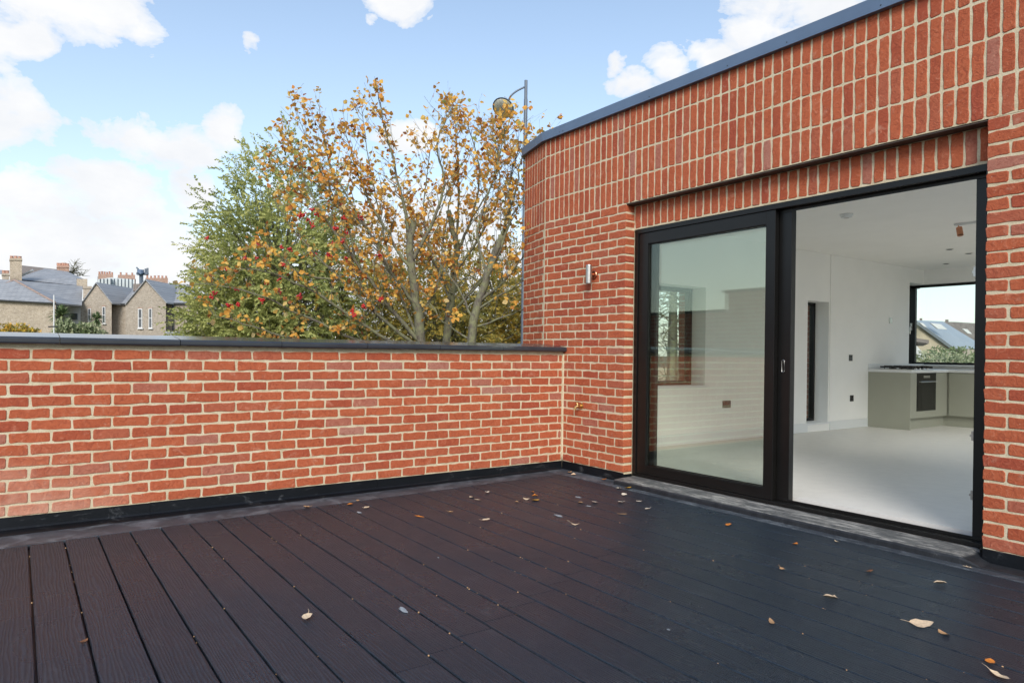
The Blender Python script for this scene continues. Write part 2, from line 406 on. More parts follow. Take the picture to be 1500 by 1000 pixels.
def soldier_rows(mb, fr, A0, A1, starts, h=.225, depth=.010, ztop=99):
    for z in starts:
        n = max(1, round((A1 - A0) / .0752)); w = (A1 - A0) / n
        top = min(z + h, ztop)
        for i in range(n):
            brick(mb, fr, A0 + i * w + J, A0 + (i + 1) * w - J, z + J, top - J, depth=depth)
# ------------------------------------------------------------------ world
def build_world():
    w = bpy.data.worlds.new('World'); scene.world = w; w.use_nodes = True; nt = w.node_tree; nt.nodes.clear(); N = NT(nt)
    out = N.n('ShaderNodeOutputWorld'); bg = N.n('ShaderNodeBackground'); bg.inputs[1].default_value = SKYS
    sky = N.n('ShaderNodeTexSky', sky_type='NISHITA'); sky.sun_disc = False
    sky.sun_elevation = R(SUN_EL); sky.sun_rotation = R(SUN_ROT); sky.air_density = 1.0; sky.dust_density = .6; sky.ozone_density = 1.5
    tc = N.n('ShaderNodeTexCoord'); dr = tc.outputs['Generated']
    blobs = BLOBS
    acc = None
    warp = N.n('ShaderNodeTexNoise'); warp.inputs['Scale'].default_value = 9; warp.inputs['Detail'].default_value = 5; N.l(dr, warp.inputs['Vector'])
    wv = N.n('ShaderNodeVectorMath', operation='SUBTRACT'); N.l(warp.outputs['Color'], wv.inputs[0]); wv.inputs[1].default_value = (.5, .5, .5)
    ws = N.n('ShaderNodeVectorMath', operation='MULTIPLY'); N.l(wv.outputs[0], ws.inputs[0]); ws.inputs[1].default_value = (.09, .09, .07)
    wd = N.n('ShaderNodeVectorMath', operation='ADD'); N.l(dr, wd.inputs[0]); N.l(ws.outputs[0], wd.inputs[1])
    for (x, y, z, a, b_) in blobs:
        s1 = N.n('ShaderNodeVectorMath', operation='SUBTRACT'); N.l(wd.outputs[0], s1.inputs[0]); s1.inputs[1].default_value = (x, y, z)
        s2 = N.n('ShaderNodeVectorMath', operation='MULTIPLY'); N.l(s1.outputs[0], s2.inputs[0]); s2.inputs[1].default_value = (1 / a, 1 / a, 1 / b_)
        s3 = N.n('ShaderNodeVectorMath', operation='LENGTH'); N.l(s2.outputs[0], s3.inputs[0])
        mk = N.math('SUBTRACT', 1.08, s3.outputs['Value'])
        acc = mk if acc is None else N.math('MAXIMUM', acc, mk)
    fb = N.noise(N.mapping(dr, (1, 1, 1.6)), 16, 9, .60, .3)
    acc = N.math('MAXIMUM', acc, -1.0)
    cm = N.math('ADD', acc, N.math('MULTIPLY', N.math('SUBTRACT', fb, .5), 2.6))
    cloud = N.ramp(cm, ((-.20, 0.), (.02, .30), (.20, .72), (.52, 1.)))
    # scattered clouds over the rest of the sky (reflections)
    gn = N.noise(N.mapping(dr, (1, 1, 2.4)), 3.2, 8, .58, .2)
    sx = N.n('ShaderNodeSeparateXYZ'); N.l(dr, sx.inputs[0])
    behind = N.ramp(N.math('SUBTRACT', N.math('MULTIPLY', sx.outputs[0], .814), N.math('MULTIPLY', sx.outputs[1], .58)), ((.30, 0.), (.50, 1.)))
    gc = N.math('MULTIPLY', N.ramp(gn, ((.47, 0.), (.60, .95))), behind)
    cloud = N.math('MAXIMUM', cloud, gc)
    shade = N.noise(N.mapping(dr, (1, 1, 2.0), (0, 0, .3)), 7, 6, .6)
    ccol = N.ramp(shade, ((.30, (CL * .84, CL * .87, CL * .92)), (.66, (CL, CL, CL * 1.0))))
    tint = N.mix(1.0, sky.outputs[0], (1.24, 1.20, 1.12), 'MULTIPLY')
    hz = N.ramp(sx.outputs[2], ((.0, .62), (.22, .30), (.5, .10)))
    tint = N.mix(hz, tint, (CL * .82, CL * .87, CL * .92))
    col = N.mix(cloud, tint, ccol)
    N.l(col, bg.inputs[0]); N.l(bg.outputs[0], out.inputs[0])
SUN_EL, SUN_AZ = 33, None
SUN_DIR = V((.80, -.60, 0)).normalized()            # horizontal direction towards the sun
SUN_ROT = math.degrees(math.atan2(SUN_DIR.x, SUN_DIR.y))
SKYS, CL = .10, 5.0
BLOBS = [(-0.926, 0.036, 0.376, 0.09, 0.038), (-0.941, -0.007, 0.339, 0.043, 0.022), (-0.958, -0.009, 0.287, 0.025, 0.034), (-0.97, -0.012, 0.244, 0.037, 0.027), (-0.956, 0.146, 0.255, 0.076, 0.027), (-0.939, 0.202, 0.28, 0.03, 0.024), (-0.978, 0.082, 0.19, 0.064, 0.042), (-0.986, 0.021, 0.167, 0.066, 0.044), (-0.977, 0.135, 0.163, 0.038, 0.039), (-0.962, 0.187, 0.198, 0.036, 0.033), (-0.993, 0.049, 0.106, 0.18, 0.058), (-0.971, 0.224, 0.083, 0.167, 0.054), (-0.808, 0.392, 0.439, 0.039, 0.019), (-0.831, 0.366, 0.419, 0.012, 0.012), (-0.895, 0.233, 0.38, 0.01, 0.01), (-0.858, 0.425, 0.288, 0.041, 0.026), (-0.87, 0.475, 0.131, 0.192, 0.106), (-0.53, 0.74, 0.415, 0.036, 0.038), (-0.579, 0.717, 0.389, 0.038, 0.026), (-0.618, 0.691, 0.373, 0.039, 0.022), (-0.658, 0.664, 0.355, 0.04, 0.015), (-0.506, 0.769, 0.39, 0.028, 0.025), (-0.458, 0.785, 0.417, 0.059, 0.024), (-0.673, 0.636, 0.377, 0.014, 0.012)]
build_world()
sd = bpy.data.lights.new('sun', 'SUN'); sd.energy = 1.5; sd.angle = R(24); sd.color = (1, .95, .88)
so = bpy.data.objects.new('sun', sd); COL.objects.link(so)
tos = SUN_DIR * math.cos(R(SUN_EL)) + UP * math.sin(R(SUN_EL))
so.rotation_euler = (-tos).to_track_quat('-Z', 'Y').to_euler()
scene.view_settings.view_transform = 'Standard'; scene.view_settings.look = 'None'
scene.view_settings.exposure = 1.05; scene.view_settings.gamma = 1
scene.cycles.max_bounces = 10; scene.cycles.transparent_max_bounces = 24; scene.cycles.diffuse_bounces = 8

# ------------------------------------------------------------------ ground
g = MB(); g.add([(-1500, -1500, -3.3), (1500, -1500, -3.3), (1500, 1500, -3.3), (-1500, 1500, -3.3)], [(0, 1, 2, 3)])
tag(g.build('ground', 'grass'), kind='structure')
rd = MB(); rd.add([(-12.5, -60, -3.296), (-6.8, -60, -3.296), (-6.8, 60, -3.296), (-12.5, 60, -3.296)], [(0, 1, 2, 3)])
tag(rd.build('road', 'asphalt'), kind='structure')

# ------------------------------------------------------------------ deck
dk = MB()
def bend(y):   # where the boards stop short of the parapet
    return .235 + (-.4 - y) * .057 if y > -4.6 else .475
def joint(y): return 3.133 - .428 * (y + 3.357)
def board(mb, x0l, x0r, x1l, x1r, y0, y1, z, r_, q_):
    b = .0035
    pr = [(y0, z - .022), (y0, z - b), (y0 + b, z), (y1 - b, z), (y1, z - b), (y1, z - .022)]
    def X(a, c, y): t = (y - y0) / (y1 - y0); return a + (c - a) * t
    nseg = 1; vs = []
    for e in (0, 1):
        for (y, zz) in pr:
            x = X(x0l, x0r, y) if e == 0 else X(x1l, x1r, y); vs.append((x, y, zz))
    fs = [(i, i + 1, 7 + i, 6 + i) for i in range(5)] + [(0, 1, 2, 3, 4, 5)[::-1], (6, 7, 8, 9, 10, 11)]
    o = len(mb.v); mb.v += vs; mb.f += [tuple(i + o for i in f) for f in fs]; mb.r += [r_] * 12; mb.q += [q_] * 12
k = 0; y = -.2175
while y > -7.2:
    y1, y0 = y - .0034, y - .172 + .0036
    z = U(-.0007, .0007)
    gap = U(.0014, .0026)
    if y1 - .17 < -3.2: y0 += .0012
    jl, jr = joint((y0 + y1) / 2) - gap, joint((y0 + y1) / 2) + gap
    bl = bend((y0 + y1) / 2)
    if jl > bl + .1 and jl < 6.9:
        board(dk, bl + U(-.004, .004), bl + U(-.004, .004), jl, jl, y0, y1, z, rnd.random(), rnd.random())
        board(dk, jr, jr, 7.2, 7.2, y0, y1, z + U(-.0004, .0004), rnd.random(), rnd.random())
    else: board(dk, bl, bl, 7.2, 7.2, y0, y1, z, rnd.random(), rnd.random())
    y -= .172; k += 1
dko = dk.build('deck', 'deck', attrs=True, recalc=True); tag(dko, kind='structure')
ub = B(.0, 7.3, -7.4, -.0, -.06, -.024)
tag(ub.build('deck_base', 'flash'), kind='structure')
es = MB()   # grey strip along the parapet, wedge shaped
es.prism([(.018, -7.2, -.0205), (bend(-7.2) - .006, -7.2, -.0205), (bend(-4.6) - .006, -4.6, -.0205), (.229, -.30, -.0205), (.229, -.219, -.0205), (.018, -.219, -.0205)], (0, 0, .0215))
es.prism([(.018, -.2165, -.0205), (7.2, -.2165, -.0205), (7.2, -.012, -.0205), (.018, -.012, -.0205)], (0, 0, .0235))
tag(es.build('deck_edge_strip', 'strip', recalc=True, bevel=.002), kind='structure')
# building below the deck
tag(B(.0, 7.3, -7.45, -.0, -3.3, -.07).build('terrace_base', 'neighbour'), kind='structure')
kb = MB(); n = 60; prof = []
for i in range(n + 1):
    x = .885 + (7.2 - .885) * i / n
    o = mnoise.noise(V((x * 3, 0, 0))) * .008; h = mnoise.noise(V((x * 5, 4, 0))) * .004
    if x > 3.715:
        prof.append([(x, -.004, -.02), (x, -.152 + o, -.02), (x, -.150 + o, .006), (x, -.145 + o, .010), (x, -.05, .012), (x, -.004, .012)]); continue
    prof.append([(x, .098, -.02), (x, -.152 + o, -.02), (x, -.150 + o, .030 + h), (x, -.138 + o, .044 + h), (x, -.05, .050 + h * .6), (x, .098, .052)])
vs = [p for s in prof for p in s]; fs = []
for i in range(n):
    for j in range(5): fs.append((i * 6 + j, (i + 1) * 6 + j, (i + 1) * 6 + j + 1, i * 6 + j + 1))
fs += [(0, 1, 2, 3, 4, 5), tuple(n * 6 + j for j in (5, 4, 3, 2, 1, 0))]
kb.add(vs, fs); tag(kb.build('kerb', 'kerb', recalc=True), kind='structure')

# ------------------------------------------------------------------ parapet
par = thing('parapet_wall', (0, -3.5, 0), 'low red brick parapet wall with dark grey coping along the left of the deck', 'wall')
fr_par = lambda a, b, c: (c, -a, b)
pb = MB()
# joint phase: row 13 (top) has a joint at a = 4.341
stretcher_rows(pb, fr_par, .014, 7.2, range(0, 14), phase=(4.341 - .014) % .225 - .1125)
pb.build('brickwork', 'brick', par, attrs=True)
mo = B(-.215, 0, -7.2, -.0, -.08, 1.155)
mo.build('mortar', 'mortar', par)
fy = [-7.2, -5.55, -3.66, -1.98, -.0165]
def foot(y): return .040 + (-.2 - y) * .030
for i in range(4):
    a, b_, t = fy[i] + .0008, fy[i + 1] - .0008, .0015 * (i % 2); fl = MB(); vs = []
    for y in (a, b_): f = foot(y); vs += [(.0035, y, -.018), (.0035, y, .083 - t), (.013 + t, y, .083 - t), (.0155 + t, y, .018), (.026, y, .007), (f, y, .0035), (f + .003, y, -.018)]
    fl.add(vs, [(j, (j + 1) % 7, 7 + (j + 1) % 7, 7 + j) for j in range(7)] + [tuple(range(7)), tuple(range(13, 6, -1))]); fl.build('flashing', 'flash', par, recalc=True)
cj = [-7.2, -6.3, -5.6, -4.9, -4.19, -3.49, -2.79, -2.10, -1.43, -.76, .0]
for i in range(len(cj) - 1):
    y0, y1 = cj[i] + .0022, cj[i + 1] - .0022
    if i == len(cj) - 2: y1 = -.004
    pr = [(-.255, 1.1555), (.046, 1.1555), (.052, 1.160), (.055, 1.168), (.055, 1.186), (.052, 1.195), (.045, 1.200), (-.10, 1.216), (-.25, 1.231), (-.255, 1.222)]
    m_ = MB(); m_.prism([(x, y0, z + (i % 2) * .0008) for x, z in pr], (0, y1 - y0, 0))
    m_.build('coping_stone', 'coping', par, recalc=True)

# ------------------------------------------------------------------ house shell
XL, XR, XJL, XJR = -.326, 7.0, .850, 3.679
ZT = 3.335
house = thing('house', (3, 3, 0), 'red brick house with soldier brick band, its black sliding door open to the deck', 'house')
fr_h = lambda a, b, c: (a, -c, b)
hb = MB()
stretcher_rows(hb, fr_h, XL + .004, XJL, range(0, 32), phase=(XJL - XL - .004) % .225, hr=True)
stretcher_rows(hb, fr_h, XJR, 6.9, range(0, 32), phase=0, hl=True, startjoint=False)
S0 = ZF + .075 * 32
soldier_rows(hb, fr_h, XL + .004, 6.9, (S0, S0 + .225, S0 + .45, S0 + .675), ztop=ZT)
# brick returns below the deck line are hidden; facet beyond the parapet
FA, FB, FC = V((XL, 0, 0)), V((-.885, .150, 0)), V((-1.06, .36, 0))
def frame_for(P, Q):
    t = (Q - P).normalized(); nrm = V((t.y, -t.x, 0))
    if nrm.y > 0 and nrm.x > 0: nrm = -nrm
    return t, nrm
t1 = (FA - FB).normalized(); n1 = V((t1.y, -t1.x, 0))      # outward
t2 = (FB - FC).normalized(); n2 = V((t2.y, -t2.x, 0))
L1 = (FA - FB).length; L2 = (FB - FC).length
f1 = lambda a, b, c: FB + t1 * a + n1 * c + UP * b
f2 = lambda a, b, c: FC + t2 * a + n2 * c + UP * b
for (f_, L_) in ((f1, L1), (f2, L2)):
    stretcher_rows(hb, f_, .002, L_ - .006, range(4, 32), phase=.09)
    soldier_rows(hb, f_, .002, L_ - .006, (S0, S0 + .225, S0 + .45, S0 + .675), ztop=ZT)
# recessed soldiers over the door
soldier_rows(hb, lambda a, b, c: (a, .100 - c, b), XJL + .01, XJR - .004, (2.262,), h=.212, depth=.01)
hb.build('brickwork', 'brick', house, attrs=True)
mm = MB()
mm.prism([(XL, 0, -3.3), (XJL - .0045, 0, -3.3), (XJL - .0045, .30, -3.3), (-.45, .30, -3.3), (-.45, .62, -3.3), (-.95, .62, -3.3), tuple(FC + V((0, 0, -3.3))), tuple(FB + V((0, 0, -3.3)))], (0, 0, 3.3 + ZT))
mm.box(XJR + .0045, 7.0, 0, .30, -3.3, 2.478)
mm.box(XJL - .0045, 7.0, 0, .30, 2.4805, ZT)
mm.box(XJL - .004, XJR + .004, .1005, .25, 2.25, 2.48)
mm.build('front_wall', 'mortar', house, recalc=True)
B(XJL + .001, XJR - .001, .0035, .0995, 2.4700, 2.4765).build('soffit_plate', 'brown', house)
# flashing at the foot of the walls
ff = MB()
ff.box(.0155, XJL + .012, -.016, -.0035, -.015, .083); ff.box(XJL + .0035, XJL + .0125, -.003, .098, -.015, .070)
ff.build('flashing', 'flash', house, bevel=.003)
ff = MB(); ff.box(XJR + .006, 6.9, -.020, -.0035, .010, .083); ff.box(XJR - .0125, XJR - .0045, -.003, .05, .052, .078)
ff.build('flashing', 'flash', house, bevel=.003)
# mastic joint in the internal corner
jt = MB(); pts = [(.006, -.006, .085 + i * .05) for i in range(22)]
jt.tube([V(p) + V((U(-.001, .001), U(-.001, .001), 0)) for p in pts], .011, 6); jt.build('corner_joint', 'mortar', house, smooth=True)
# roof coping (folded metal), follows the cut corner
oc = [V((7.0, -.045, 0)), V((XL - .012, -.045, 0)), V((-.905, .112, 0)), V((-1.11, .35, 0)), V((-1.11, .7, 0))]
ic = [V((7.0, .30, 0)), V((-.28, .30, 0)), V((-.72, .36, 0)), V((-.78, .5, 0)), V((-.78, .7, 0))]
rc = MB()
for i in range(4):
    a, b_, c, d = oc[i], oc[i + 1], ic[i + 1], ic[i]
    z0, z1 = 3.312, 3.402
    rc.add([a + UP * z0, b_ + UP * z0, c + UP * z0, d + UP * z0, a + UP * z1, b_ + UP * z1, c + UP * (z1 - .01), d + UP * (z1 - .01)],
           [(0, 1, 2, 3), (4, 7, 6, 5), (0, 4, 5, 1), (2, 6, 7, 3)] + ([(0, 3, 7, 4)] if i == 0 else []) + ([(1, 5, 6, 2)] if i == 3 else []))
rco = rc.build('roof_coping', 'fascia', house, recalc=True)
for x in (-.05, .0, 1.15, 1.95, 2.45, 3.1, 4.2, 5.3):
    sc_ = MB(); sc_.lathe((x, -.0452, 3.335), (0, -1, 0), ((0, .005), (.002, .004)), 8); sc_.build('fixing_screw', 'dark', rco)
m_ = MB(); m_.box(-.34, 3.3, .3005, 8.2, 2.95, 3.30); m_.box(6.3, 7.0, .3005, 8.2, 2.95, 3.30); m_.box(3.3, 6.3, .3005, .9, 2.95, 3.30); m_.box(3.3, 6.3, 7.0, 8.2, 2.95, 3.30)
m_.build('roof', 'flash', house)
B(3.25, 6.35, .85, 7.05, 3.3005, 3.315).build('added_rooflight', 'glass2', house)  # unseen glazed roof opening, added to bring more daylight into the room
B(-.45, 7.0, .3005, 8.2, -.25, -.05).build('floor_slab', 'mortar', house)
# outer skin of the street side
WX = -.060
sk = MB()
holes = [(.9, 2.224, .784, 1.939), (4.35, 4.879, .228, 1.907), (7.20, 8.22, 1.037, 2.347)]
def side_wall(mb, x0, x1, y0, y1, z0, z1, grow=0):
    ys = [y0]
    for h in holes:
        mb.box(x0, x1, ys[-1], h[0] + grow, z0, z1)
        ye = min(h[1] - grow, y1); mb.box(x0, x1, h[0] + grow, ye, z0, h[2] + grow); mb.box(x0, x1, h[0] + grow, ye, h[3] - grow, z1)
        ys.append(h[1] - grow)
    if ys[-1] < y1 - .05: mb.box(x0, x1, ys[-1], y1, z0, z1)
side_wall(sk, -.45, -.345, .3005, 8.2, -3.3, 3.3, .02); sk.build('street_wall', 'neighbour', house)
iw = MB(); side_wall(iw, -.345, WX, .3005, 8.2, -.05, 2.95)
iw.build('interior_wall', 'white', house)
# back wall with the corner window, right and left ends
bw = MB()
bw.box(WX, 2.35, 7.706, 8.0, -.05, 1.037); bw.box(WX, 2.35, 7.706, 8.0, 2.347, 2.95); bw.box(2.35, 6.9, 7.706, 8.0, -.05, 2.95)
bw.build('interior_wall', 'white', house)
bw = MB()   # unseen right hand wall; its broad opening is added to brighten the room
bw.box(6.6, 6.9, .3005, .8, -.05, 2.95); bw.box(6.6, 6.9, 7.2, 7.705, -.05, 2.95); bw.box(6.6, 6.9, .8, 7.2, -.05, .15); bw.box(6.6, 6.9, .8, 7.2, 2.5, 2.95)
bw.build('interior_wall', 'white', house)
fw = MB()   # inner lining of the front wall
fw.box(WX, XJL + .01, .3005, .325, .11, 2.578); fw.box(XJR - .01, 6.6, .3005, .325, .11, 2.578); fw.box(XJL + .01, XJR - .01, .3005, .325, 2.26, 2.578)
fw.build('interior_wall', 'white', house)
B(WX, 6.6, .2305, 7.706, .08, .110).build('floor', 'floor', house)
m_ = MB(); m_.box(-.34, 3.3, .3260, 7.9, 2.578, 2.93); m_.box(6.3, 6.6, .3260, 7.9, 2.578, 2.93); m_.box(3.3, 6.3, .3260, .9, 2.578, 2.93); m_.box(3.3, 6.3, 7.0, 7.9, 2.578, 2.93)
m_.build('ceiling', 'ceil', house)
sb = MB(); sb.box(WX, WX + .016, .33, 4.36, .1105, .235); sb.box(WX, WX + .016, 4.92, 5.943, .1105, .235)
sb.build('skirting_board', 'gloss_white', house, bevel=.003)
# thin step in the side wall beyond the narrow window
B(WX, WX + .012, 4.90, 7.19, .236, 2.577).build('wall_lining', 'white', house)
def window(y0, y1, z0, z1, name='window', fwid=.050):
    x0, x1 = -.335, -.262
    m_ = MB(); m_.box(x0, x1, y0, y0 + fwid, z0, z1); m_.box(x0, x1, y1 - fwid, y1, z0, z1)
    m_.box(x0, x1, y0 + fwid, y1 - fwid, z0, z0 + fwid); m_.box(x0, x1, y0 + fwid, y1 - fwid, z1 - fwid, z1)
    w = m_.build(name, 'black', house, bevel=.002)
    B(-.300, -.292, y0 + fwid, y1 - fwid, z0 + fwid, z1 - fwid).build('glass', 'glass2', w)
    B(x1 + .001, WX + .02, y0 - .004, y1 + .02, z0 - .022, z0 - .0005).build('sill', 'gloss_white', w, bevel=.002)
    return w
w1 = window(.9, 2.224, .784, 1.939)
w2 = window(4.35, 4.879, .228, 1.907, fwid=.034)
# corner window over the worktop
m_ = MB(); z0, z1 = 1.037, 2.347
m_.box(-.340, -.235, 7.80, 7.86, z0, z1); m_.box(2.25, 2.35, 7.80, 7.86, z0, z1); m_.box(-.235, 2.25, 7.80, 7.86, z0, z0 + .036); m_.box(-.235, 2.25, 7.80, 7.86, z1 - .041, z1)
m_.box(-.340, -.28, 7.20, 7.26, z0, z1); m_.box(-.340, -.28, 7.26, 7.80, z0, z0 + .036); m_.box(-.340, -.28, 7.26, 7.80, z1 - .041, z1)
w3 = m_.build('window', 'black', house, bevel=.002)
B(-.235, 2.25, 7.826, 7.834, z0 + .036, z1 - .041).build('glass', 'glass2', w3)
B(-.314, -.306, 7.26, 7.80, z0 + .036, z1 - .041).build('glass', 'glass2', w3)
hd = MB(); hd.box(-.30, -.27, 7.775, 7.7995, 1.60, 1.72); hd.tube([(-.285, 7.775, 1.66), (-.285, 7.74, 1.66), (-.285, 7.735, 1.62), (-.285, 7.735, 1.54)], .009, 8)
hd.build('handle', 'steel', w3)
B(WX + .001, 2.35, 7.62, 7.7055, 1.0145, 1.036).build('sill', 'gloss_white', w3)

# ------------------------------------------------------------------ sliding door
fo = MB()
y0, y1 = .098, .228
fo.box(XJL + .014, XJL + .052, y0, y1, .054, 2.256); fo.box(XJR - .040, XJR - .003, y0, y1, .054, 2.256)
fo.box(XJL + .052, XJR - .040, y0, y1, 2.215, 2.256); fo.box(XJL + .052, XJR - .040, y0, y1, .054, .080)
fo.box(2.30, XJR - .040, .158, .1615, .080, .100); fo.box(2.30, XJR - .040, .158, .1615, 2.190, 2.215)
fo.box(XJR - .115, XJR - .0405, .166, .224, .0805, 2.2145)
door = fo.build('sliding_door', 'black', house, bevel=.0025)
def sash(x0, x1, ya, yb, sl, sr, zt, zb, name, label, gy):
    m_ = MB(); z0, z1 = .0815, 2.2135
    m_.box(x0, x0 + sl, ya, yb, z0, z1); m_.box(x1 - sr, x1, ya, yb, z0, z1)
    m_.box(x0 + sl, x1 - sr, ya, yb, z0, z0 + zb); m_.box(x0 + sl, x1 - sr, ya, yb, z1 - zt, z1)
    # glazing bead
    bx0, bx1, bz0, bz1 = x0 + sl, x1 - sr, z0 + zb, z1 - zt; yy = ya + .008
    m_.box(bx0, bx0 + .007, yy, yy + .012, bz0, bz1); m_.box(bx1 - .007, bx1, yy, yy + .012, bz0, bz1)
    m_.box(bx0 + .007, bx1 - .007, yy, yy + .012, bz0, bz0 + .007); m_.box(bx0 + .007, bx1 - .007, yy, yy + .012, bz1 - .007, bz1)
    w = m_.build(name, 'black', door, bevel=.002); w['label'] = label
    B(bx0 + .001, bx1 - .001, gy, gy + .006, bz0 + .001, bz1 - .001).build('glass', 'glass', w if False else door)
    return w
s1 = sash(XJL + .054, 2.275, .110, .155, .108, .078, .098, .078, 'door_panel', 'outer fixed glazed door panel', .132)
s2 = sash(XJL + .110, 2.375, .162, .217, .090, .112, .098, .078, 'door_panel', 'inner sliding panel slid open behind the fixed one', .194)
# flush pull on the sliding stile
ph = MB()
xs, zs = 2.318, 1.067; ring = [(xs + .011 * math.cos(t) , zs + (.034 if math.sin(t) > 0 else -.034) + .011 * math.sin(t)) for t in [2 * math.pi * i / 16 for i in range(16)]]
ph.tube([(x, .161, z) for x, z in ring] + [(ring[0][0], .161, ring[0][1])], .0028, 6)
ph.build('handle', 'steel', door, smooth=True)
for z in (1.65, .685, .337):
    lt = MB(); lt.box(XJR - .127, XJR - .1155, .168, .190, z - .028, z + .028); lt.box(XJR - .137, XJR - .127, .174, .184, z - .006, z + .006)
    lt.build('latch', 'steel', door)

# ------------------------------------------------------------------ wall fittings
wl = thing('wall_light', (.430, 0, 1.88), 'brushed steel cylinder wall light on the brick pier left of the door', 'wall light')
m_ = MB(); m_.lathe((.430, -.062, 1.795), UP, ((0, .019), (0, .029), (.004, .030), (.170, .030), (.174, .029), (.174, .019)), 20); m_.build('lamp_shade', 'steel', wl, smooth=False)
m_ = MB(); m_.lathe((.448, -.0035, 1.880), (0, -1, 0), ((0, .040), (.012, .040), (.018, .034)), 20); m_.lathe((.440, -.015, 1.88), (-.2, -1, 0), ((0, .012), (.03, .012)), 10); m_.build('bracket', 'copper', wl)
tp = thing('garden_tap', (.262, 0, .645), 'small brass garden tap on the brick pier beside the parapet corner', 'tap')
m_ = MB(); m_.lathe((.285, -.003, .640), (0, -1, 0), ((0, .028), (.008, .028), (.010, .018), (.02, .018)), 16)
m_.tube([(.285, -.02, .640), (.283, -.055, .640), (.278, -.075, .632), (.275, -.082, .600)], [.014, .014, .012, .011], 10)
m_.build('tap_body', 'brass', tp, smooth=False)
m_ = MB(); m_.tube([(.283, -.05, .645), (.270, -.052, .672)], .006, 8); m_.box(.235, .300, -.058, -.046, .672, .680); m_.build('handle', 'brass', tp, bevel=.002)

# ------------------------------------------------------------------ kitchen
CX = .555; CY0 = 5.943
kc = thing('kitchen_cabinet', (.25, 6.8, .11), 'sage grey L-shaped base cabinets under a white worktop in the far corner', 'cabinet')
B(WX + .001, CX, CY0, CY0 + .022, .1105, .926).build('side_panel', 'sage', kc, bevel=.001)
B(WX + .001, CX - .075, CY0 + .0225, 7.70, .1105, .26).build('plinth', 'sage', kc)
B(CX - .085, 2.6, 7.17, 7.70, .1105, .26).build('plinth', 'sage', kc)
m_ = MB(); m_.box(WX + .001, CX - .020, CY0 + .0225, 7.70, .262, .924); m_.box(CX - .0195, 2.6, 7.12, 7.70, .262, .924); m_.build('carcass', 'sage', kc)
OV0, OV1 = 6.135, 6.73
m_ = MB(); m_.box(CX - .019, CX, CY0 + .0225, OV0 - .004, .275, .922); m_.build('door', 'sage', kc, bevel=.001)
m_ = MB(); m_.box(CX - .019, CX, OV0 - .003, OV1 + .003, .275, .370); m_.build('drawer', 'sage', kc, bevel=.001)
m_ = MB(); m_.box(CX - .019, CX, OV1 + .004, 7.098, .275, .922); m_.build('door', 'sage', kc, bevel=.001)
for x0, x1 in ((.580, .93), (.934, 1.53), (1.534, 2.13), (2.134, 2.6)):
    B(x0, x1, 7.101, 7.1195, .275, .922).build('door', 'sage', kc, bevel=.001)
m_ = MB(); m_.prism([(WX + .001, CY0 - .01, .927), (CX + .02, CY0 - .01, .927), (CX + .02, 7.08, .927), (2.6, 7.08, .927), (2.6, 7.70, .927), (WX + .001, 7.70, .927)], (0, 0, .040))
m_.build('worktop', 'worktop', kc, bevel=.003, recalc=True)
m_ = MB(); m_.box(WX + .001, WX + .022, CY0 - .01, 7.68, .9675, 1.045); m_.build('upstand', 'worktop', kc, bevel=.002)
ov = thing('oven', (CX, 6.43, .38), 'black built-in oven in the sage cabinet run under the hob', 'oven')
B(CX - .4, CX + .003, OV0, OV1, .375, .918).build('oven_body', 'ovenglass', ov, bevel=.002)
B(CX + .0035, CX + .006, OV0 + .03, OV1 - .03, .42, .74).build('oven_window', 'ovenglass', ov)
m_ = MB(); m_.tube([(CX + .035, OV0 + .05, .795), (CX + .035, OV1 - .05, .795)], .008, 8)
for yy in (OV0 + .07, OV1 - .07): m_.tube([(CX + .003, yy, .795), (CX + .035, yy, .795)], .006, 6)
m_.build('handle', 'steel', ov)
B(CX + .0035, CX + .005, OV0 + .20, OV1 - .20, .850, .885).build('display', 'steel', ov)
hbx = thing('gas_hob', (.27, 6.45, .967), 'black gas hob with cast pan supports on the white worktop', 'hob')
B(.02, .52, 6.13, 6.72, .9673, .9735).build('hob_plate', 'steel', hbx, bevel=.002)
for (x, y) in ((.15, 6.27), (.40, 6.27), (.15, 6.57), (.40, 6.57)):
    m_ = MB()
    for a in range(4):
        w_ = a * math.pi / 2 + .785; c1, s1_ = math.cos(w_), math.sin(w_)
        m_.obox((x + c1 * .02 - s1_ * -.004, y + s1_ * .02 - c1 * .004, 1.008), V((c1, s1_, 0)) * .10, V((-s1_, c1, 0)) * .009, UP * .014)
        m_.obox((x + c1 * .11, y + s1_ * .11, .974), V((c1, s1_, 0)) * .010, V((-s1_, c1, 0)) * .010, UP * .045)
    m_.box(x - .125, x + .125, y - .125, y - .112, .990, 1.014); m_.box(x - .125, x + .125, y + .112, y + .125, .990, 1.014)
    m_.build('pan_support', 'ovenglass', hbx)
    m_ = MB(); m_.lathe((x, y, .9737), UP, ((0, .045), (.010, .045), (.012, .030), (.018, .028)), 14); m_.build('burner', 'ovenglass', hbx)
for i in range(4): m_ = MB(); m_.lathe((.488, 6.25 + i * .12, .9737), UP, ((0, .016), (.016, .014)), 10); m_.build('control_knob', 'steel', hbx)
